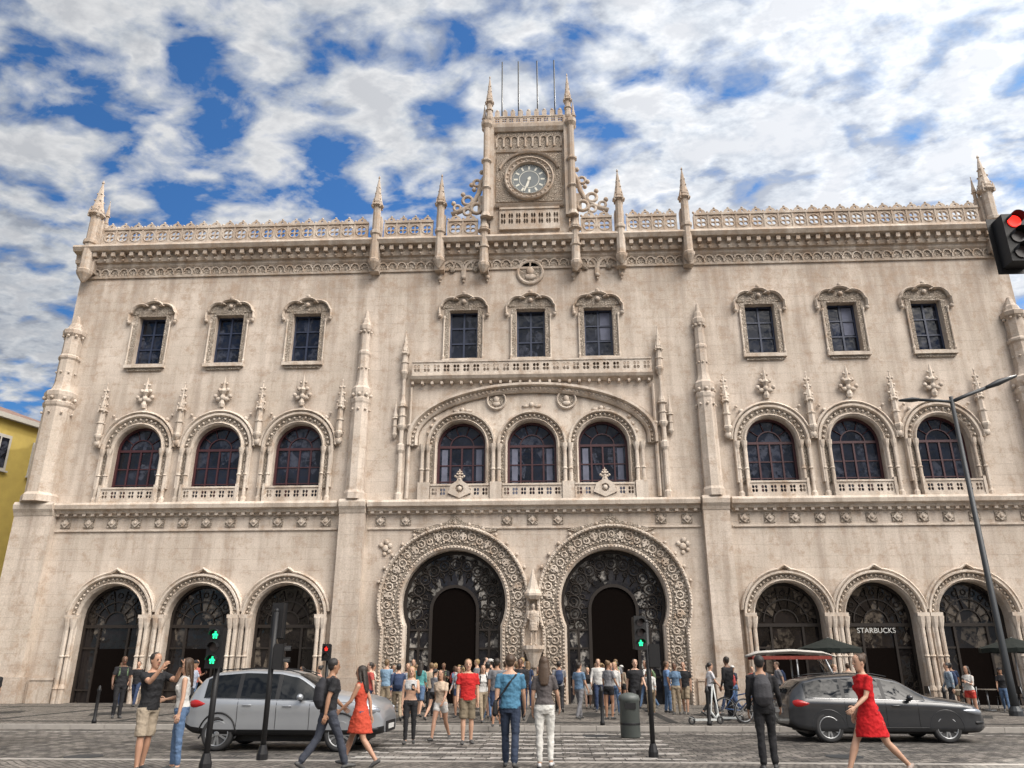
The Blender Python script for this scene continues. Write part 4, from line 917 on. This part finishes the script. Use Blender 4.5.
# ------------------------------------------------------------ street furniture
M_GREEN=emis('green_signal_light',(.02,.9,.35),1.8); M_REDL=emis('red_signal_light',(1,.03,.02),1.6); M_OFF=plain('unlit_lens',(.04,.03,.03),.3)
def traffic(x,y,h,heads,z0=0,rot=0):
    e=MB()
    e.tube([(0,0,-.15),(0,0,h-.1)],.05,10,0); e.lathe([(.10,-.15),(.10,.1),(.06,.25)],0,0,10,0); e.ball(0,0,h-.08,.055,0)
    for (dx,dy,zt,ang,cells,on) in heads:
        M=Matrix.Translation((dx,dy,0))@Matrix.Rotation(R(ang),4,'Z'); ch=.2
        e.box(-.11,.11,-.10,.08,zt-ch*cells-.02,zt+.02,0,M=M)
        e.box(-.125,.125,-.105,-.102,zt-ch*cells-.035,zt+.035,0,M=M)
        for i in range(cells):
            cz_=zt-ch*(i+.5)
            e.lathe([(.07,.103),(.07,.112)],0,0,16,3,M=M@Matrix.Translation((0,0,cz_))@Matrix.Rotation(math.pi/2,4,'X'))
            if on[i]!=3:
                c=on[i]
                for bx in((-.014,.014,.03,.056),(-.024,.024,-.015,.026),(-.035,-.010,-.06,-.017),(.010,.035,-.06,-.017),(-.048,-.026,-.012,.014),(.026,.048,-.012,.014)):
                    e.box(bx[0],bx[1],-.12,-.114,cz_+bx[2],cz_+bx[3],c,M=M)
            vs=[];fs=[]
            for t in range(0,181,20):
                for yy in(-.105,-.22): 
                    for rr in(.082,.09): vs.append(M@Vector((rr*math.cos(R(t)),yy,cz_+rr*math.sin(R(t)))))
            for k in range(9):
                a=k*4; b=a+4
                fs+=[(a,a+2,b+2,b),(a+1,b+1,b+3,a+3),(a+2,a+3,b+3,b+2)]
            e.add(vs,fs,0)
        if dx: e.box(min(0,dx),max(0,dx),dy-.02,dy+.02,zt-.15,zt-.11,0)
    e.obj('traffic_light',[M_BLACK,M_GREEN,M_REDL,M_OFF],None,True,(x,y,z0),R(rot))
traffic(-4.85,-22.4,2.1,[(.0,-.13,2.18,0,3,[1,3,1])])
traffic(-4.42,-20.98,2.65,[(.0,.14,2.7,180,3,[3,3,3]),(.12,0,1.95,100,2,[3,3])],0)
traffic(-5.8,-12.2,2.1,[(.0,-.13,2.15,0,2,[2,3])])
traffic(2.78,-19.0,2.65,[(-.17,0,2.65,15,3,[3,3,1]),(.13,.0,2.1,180,2,[3,3])],-.12)
m=MB(); m.tube([(0,0,0),(0,0,7.3)],.09,10,0); m.tube([(0,0,7.2),(-1.45,0,7.25)],.05,8,0)
M0=Matrix.Translation((-1.6,-.1,0))
m.box(-.14,.14,-.12,.12,6.55,7.25,0,M=M0); m.box(-.2,.2,.121,.13,6.48,7.32,0,M=M0)
for i,c_ in enumerate((2,3,3)):
    cz_=7.13-.23*i
    m.lathe([(.085,.123),(.085,.14)],0,0,18,c_,M=M0@Matrix.Translation((0,0,cz_))@Matrix.Rotation(math.pi/2,4,'X'))
    pts=[(.1*math.cos(R(t)),.1*math.sin(R(t))) for t in range(0,181,20)]
    for (a,b) in zip(pts,pts[1:]): m.add([M0@Vector((a[0],-.12,cz_+a[1])),M0@Vector((b[0],-.12,cz_+b[1])),M0@Vector((b[0],-.26,cz_+b[1])),M0@Vector((a[0],-.26,cz_+a[1]))],[(0,1,2,3)],0)
m.obj('traffic_light',[M_BLACK,M_GREEN,M_REDL,M_OFF],None,True,(8.62,-26.6,0),0)
l=MB(); l.tube([(0,0,0),(0,0,1.2),(0,0,11.3)],[.14,.12,.07],12,0); l.lathe([(.22,0),(.22,.15),(.14,.3)],0,0,12,0)
l.tube([(0,0,11.1),(-.5,0,11.15),(-1.3,0,11.2)],.06,8,0); l.tube([(-1.25,0,11.2),(-1.5,0,11.2),(-1.95,0,11.18)],[(.14,.06),(.19,.09),(.08,.04)],10,0,u0=(0,1,0),dome=True)
l.tube([(0,0,11.1),(.6,0,11.35),(1.7,0,11.75)],.07,8,0); l.tube([(1.4,0,11.65),(1.9,0,11.85),(2.6,0,12.1)],[(.14,.07),(.2,.12),(.09,.05)],10,0,u0=(0,1,0),dome=True)
l.obj('street_lamp',[M_DGREY],None,True,(16.3,-7.2,0))
b=MB(); b.lathe([(.23,0),(.25,.03),(.25,.85),(.27,.87),(.27,.93),(.24,1.0),(.1,1.05),(.01,1.06)],0,0,24,0,True); b.box(-.14,.14,-.275,-.24,.68,.82,1); b.lathe([(.255,.3),(.257,.31),(.257,.34),(.255,.35)],0,0,24,1)
b.obj('litter_bin',[plain('grey_green_bin',(.07,.08,.075),.5),M_BLACK],None,True,(2.75,-14.6,-.12))
for x,y in((2.2,-12.1),(-4.9,-12.1),(-7.4,-12.1),(5.2,-12.1),(7.6,-12.1),(11.8,-12.1),(-10,-12.1),(-12.6,-12.1)):
    b=MB(); b.lathe([(.07,0),(.07,.08),(.05,.12),(.045,.85),(.06,.88),(.06,.92),(.045,.95),(.04,1.0),(.01,1.04)],0,0,12,0,True); b.obj('bollard',[M_BLACK],None,True,(x,y,0))
def parasol(x,y,h,r,col):
    p=MB(); p.tube([(0,0,0),(0,0,h)],.025,8,0); p.lathe([(.3,0),(.3,.06),(.05,.12)],0,0,12,0)
    vs=[(0,0,h)];fs=[];n=8
    for rr,z in((r*.5,h-.2),(r,h-.42),(r*1.0,h-.58)):
        for k in range(n*2):
            a=math.pi*k/n; sag=.97 if k%2 else 1.0
            vs.append((rr*sag*math.cos(a),rr*sag*math.sin(a),z+(.03 if k%2 and z<h-.3 else 0)))
    m_=n*2
    for k in range(m_):
        k2=(k+1)%m_; fs.append((0,1+k,1+k2))
        for j in(0,1): fs.append((1+j*m_+k,1+(j+1)*m_+k,1+(j+1)*m_+k2,1+j*m_+k2))
    p.add(vs,fs,1)
    for k in range(n): a=2*math.pi*k/n; p.tube([(0,0,h-.6),(r*.5*math.cos(a),r*.5*math.sin(a),h-.22)],.01,4,0)
    p.obj('parasol',[M_METAL,cloth(col)],None,True,(x,y,0))
for x,y,r_ in((11.5,-4.0,1.2),(18.3,-4.2,1.2)): parasol(x,y,2.6,r_,(.012,.016,.014))
def cafe(x,y):
    p=MB(); p.lathe([(.35,.72),(.35,.75)],x,y,16,0); p.tube([(x,y,0),(x,y,.72)],.03,8,1); p.lathe([(.22,0),(.22,.03)],x,y,12,1); p.obj('cafe_table',[plain('table_top',(.35,.3,.25),.4),M_METAL])
    for dx in(-.62,.62):
        c=MB()
        for a in(-.19,.19):
            for q in(-.19,.19): c.tube([(a,q,0),(a*.9,q*.9,.45)],.014,6,0)
        c.box(-.21,.21,-.21,.21,.45,.48,1); s_=1 if dx>0 else -1
        for q in(-.18,.18): c.tube([(s_*.2,q,.45),(s_*.24,q,.85)],.014,6,0)
        c.box(s_*.235-.012,s_*.235+.012,-.19,.19,.6,.86,1)
        c.obj('cafe_chair',[M_METAL,M_BLACK],None,True,(x+dx,y,0))
cafe(12.3,-4.6);cafe(17.2,-3.8);cafe(15.6,-4.4);cafe(18.9,-4.4)
t=MB()
t.box(-1.35,.55,-.65,.65,.32,.75,0); t.box(-1.35,-1.15,-.62,.62,.75,1.2,0); t.box(-1.15,-.1,-.6,.6,.75,.85,2)
t.add([(.55,-.62,.32),(.55,.62,.32),(1.35,.32,.35),(1.35,-.32,.35),(.55,-.62,1.0),(.55,.62,1.0),(1.3,.34,.85),(1.3,-.34,.85)],[(0,1,2,3),(4,7,6,5),(0,3,7,4),(1,5,6,2),(3,2,6,7),(0,4,5,1)],0)
t.add([(.95,-.55,.95),(.95,.55,.95),(.6,.58,1.8),(.6,-.58,1.8)],[(0,1,2,3)],1)
for s in(-1,1): t.tube([(.95,s*.56,.95),(.6,s*.6,1.85)],.03,6,3)
for x in(-.2,-1.3):
    for s in(-1,1): t.tube([(x,s*.62,.75),(x,s*.62,1.85)],.025,6,3)
t.tube([(-1.6,0,1.86),(-1.3,0,1.95),(-.3,0,2.0),(.6,0,1.94),(.95,0,1.84)],[(.66,.04),(.72,.06),(.74,.07),(.72,.06),(.6,.03)],16,4,u0=(0,1,0),dome=True)
t.box(-1.5,.8,-.735,-.72,1.76,1.86,5); t.box(-1.5,.8,.72,.735,1.76,1.86,5)
for x,y in((-.95,-.6),(-.95,.6),(1.1,0)):
    M=Matrix.Translation((x,y,.28))@Matrix.Rotation(math.pi/2,4,'X'); t.lathe([(.16,-.06),(.26,-.06),(.28,-.03),(.28,.03),(.26,.06),(.16,.06)],0,0,20,2,M=M); t.lathe([(.16,-.05),(.16,.05)],0,0,16,3,M=M)
for s in(-.28,.28): t.ball(1.3,s,.75,.09,3)
t.obj('tuk_tuk',[plain('white_vehicle_paint',(.50,.50,.48),.35,0,4,.05,coat=.5),M_CARGL,M_RUB,M_METAL,cloth((.42,.40,.37)),cloth((.20,.045,.035))],None,True,(8.5,-10.2,0),R(-8))
def bicycle(x,y,rot,col):
    b=MB()
    for wx in(-.52,.52):
        b.ring((wx,0,.34),'y',.32,.02,28,6,1); b.ring((wx,0,.34),'y',.29,.01,28,4,2)
        for k in range(12):
            a=R(30*k); b.tube([(wx,0,.34),(wx+.29*math.cos(a),0,.34+.29*math.sin(a))],.003,3,2)
    for p,q in(((-.52,0,.34),(-.1,0,.3)),((-.1,0,.3),(-.2,0,.8)),((-.2,0,.8),(-.52,0,.34)),((-.1,0,.3),(.36,0,.75)),((-.18,0,.72),(.35,0,.82)),((.34,0,.9),(.52,0,.34)),((.34,0,.85),(.3,0,1.0))): b.tube([p,q],.017,8,0)
    b.tube([(.24,-.28,1.0),(.32,-.15,1.02),(.32,.15,1.02),(.24,.28,1.0)],.014,6,3); b.tube([(-.34,0,.88),(-.2,0,.89),(-.06,0,.87)],[(.08,.02),(.06,.025),(.02,.015)],8,3,u0=(0,1,0),dome=True)
    b.ring((-.1,0,.3),'y',.09,.008,16,4,2); b.tube([(-.1,.08,.3),(-.02,.08,.16)],.01,4,2); b.tube([(-.1,-.08,.3),(-.18,-.08,.44)],.01,4,2)
    b.obj('bicycle',[col,M_RUB,M_METAL,M_BLACK],None,True,(x,y,0),R(rot))
bicycle(6.9,-11.0,20,M_BLACK); bicycle(6.6,-10.2,-10,plain('blue_frame_paint',(.03,.08,.2),.4)); 
def kick(x,y,rot):
    s=MB(); s.box(-.38,.28,-.08,.08,.1,.15,0)
    for wx in(-.45,.42):
        s.ring((wx,0,.11),'y',.085,.028,18,6,1); s.ball(wx,0,.11,.04,2,1,.6,1)
    s.tube([(.42,0,.12),(.38,0,.3),(.28,0,1.1)],.022,8,0); s.tube([(.28,-.22,1.1),(.28,.22,1.1)],.014,6,1); s.tube([(.28,0,.14),(.38,0,.28)],.03,6,0); s.tube([(-.36,0,.14),(-.52,0,.2)],[(.05,.01),(.04,.008)],6,0,u0=(0,1,0))
    s.obj('kick_scooter',[plain('scooter_white',(.45,.47,.46),.4),M_RUB,M_METAL],None,True,(x,y,0),R(rot))
kick(5.2,-11.7,15); kick(5.9,-10.8,160)
# ------------------------------------------------------------ world / light
SE,SR=R(38),R(38)
sd=Vector((math.sin(SR)*math.cos(SE),math.cos(SR)*math.cos(SE),math.sin(SE)))
w=bpy.data.worlds.new('World'); scene.world=w; w.use_nodes=True; nt=w.node_tree; nt.nodes.clear(); L=nt.links.new
out=N(nt,'ShaderNodeOutputWorld'); sky=N(nt,'ShaderNodeTexSky',sky_type='NISHITA'); sky.sun_disc=False; sky.sun_elevation=SE; sky.sun_rotation=SR; sky.air_density=1.0; sky.dust_density=.2; sky.ozone_density=4
bg1=N(nt,'ShaderNodeBackground'); L(mix(nt,1.0,sky.outputs[0],(.46,.80,1.08),'MULTIPLY'),bg1.inputs[0]); bg1.inputs[1].default_value=.11
tc=N(nt,'ShaderNodeTexCoord').outputs['Generated']; sx=N(nt,'ShaderNodeSeparateXYZ'); L(tc,sx.inputs[0])
zc=math_(nt,'ADD',math_(nt,'MAXIMUM',sx.outputs['Z'],0),.16)
cb=N(nt,'ShaderNodeCombineXYZ'); L(math_(nt,'DIVIDE',sx.outputs['X'],zc),cb.inputs['X']); L(math_(nt,'DIVIDE',sx.outputs['Y'],zc),cb.inputs['Y'])
mpw=N(nt,'ShaderNodeMapping'); mpw.inputs['Rotation'].default_value=(0,0,R(35)); mpw.inputs['Scale'].default_value=(1.0,1.3,1); mpw.inputs['Location'].default_value=(3.1,1.7,0); L(cb.outputs[0],mpw.inputs['Vector']); uv=mpw.outputs[0]
A=noise(nt,uv,1.3,2,.5); Bn=noise(nt,uv,8.5,6,.55,.25); C=noise(nt,uv,8.5,5,.58)
dens=math_(nt,'ADD',math_(nt,'MULTIPLY',A,.6),math_(nt,'MULTIPLY',Bn,1.1))
cov=ramp(nt,dens,[(.68,0.),(.76,.55),(.87,1.)])
dot=N(nt,'ShaderNodeVectorMath',operation='DOT_PRODUCT'); L(tc,dot.inputs[0]); dot.inputs[1].default_value=sd
glow=math_(nt,'POWER',math_(nt,'MAXIMUM',dot.outputs['Value'],0),6)
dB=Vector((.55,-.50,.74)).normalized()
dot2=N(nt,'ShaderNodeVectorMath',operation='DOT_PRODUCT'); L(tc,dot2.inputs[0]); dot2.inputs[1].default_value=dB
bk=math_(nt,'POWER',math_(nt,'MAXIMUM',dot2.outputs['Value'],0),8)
backl=math_(nt,'MULTIPLY',math_(nt,'MULTIPLY',bk,maprange(nt,sx.outputs['Z'],.25,.55)),16.5)  # added bright lobe in the unseen sky behind the camera, keying the facade
cc=ramp(nt,C,[(.40,(.50,.55,.65)),(.50,(.82,.87,.94)),(.60,(1.12,1.13,1.15))])
cc=mix(nt,ramp(nt,dens,[(.88,0.),(1.12,.5)]),cc,(.54,.58,.66))
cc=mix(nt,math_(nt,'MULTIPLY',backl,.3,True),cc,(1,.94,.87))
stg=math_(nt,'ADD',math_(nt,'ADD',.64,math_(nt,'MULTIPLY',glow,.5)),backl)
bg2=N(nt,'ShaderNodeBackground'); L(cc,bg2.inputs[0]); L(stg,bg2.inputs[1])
ms=N(nt,'ShaderNodeMixShader'); L(cov,ms.inputs[0]); L(bg1.outputs[0],ms.inputs[1]); L(bg2.outputs[0],ms.inputs[2]); L(ms.outputs[0],out.inputs[0])
sl=bpy.data.lights.new('Sun','SUN'); sl.energy=3.2; sl.angle=R(.5); sl.color=(1,.93,.83)
so=bpy.data.objects.new('Sun',sl); COL.objects.link(so); so.rotation_euler=sd.to_track_quat('Z','Y').to_euler(); so.location=(20,20,60)
cam=bpy.data.cameras.new('Camera'); co=bpy.data.objects.new('Camera',cam); COL.objects.link(co); scene.camera=co
cam.sensor_width=36; cam.lens=27.07; cam.clip_end=3000; cam.clip_start=.1
co.location=(.8,-36,1.6); co.rotation_euler=(R(90+20.05),0,R(2.8))
scene.view_settings.view_transform='Standard'; scene.view_settings.look='None'; scene.view_settings.exposure=0
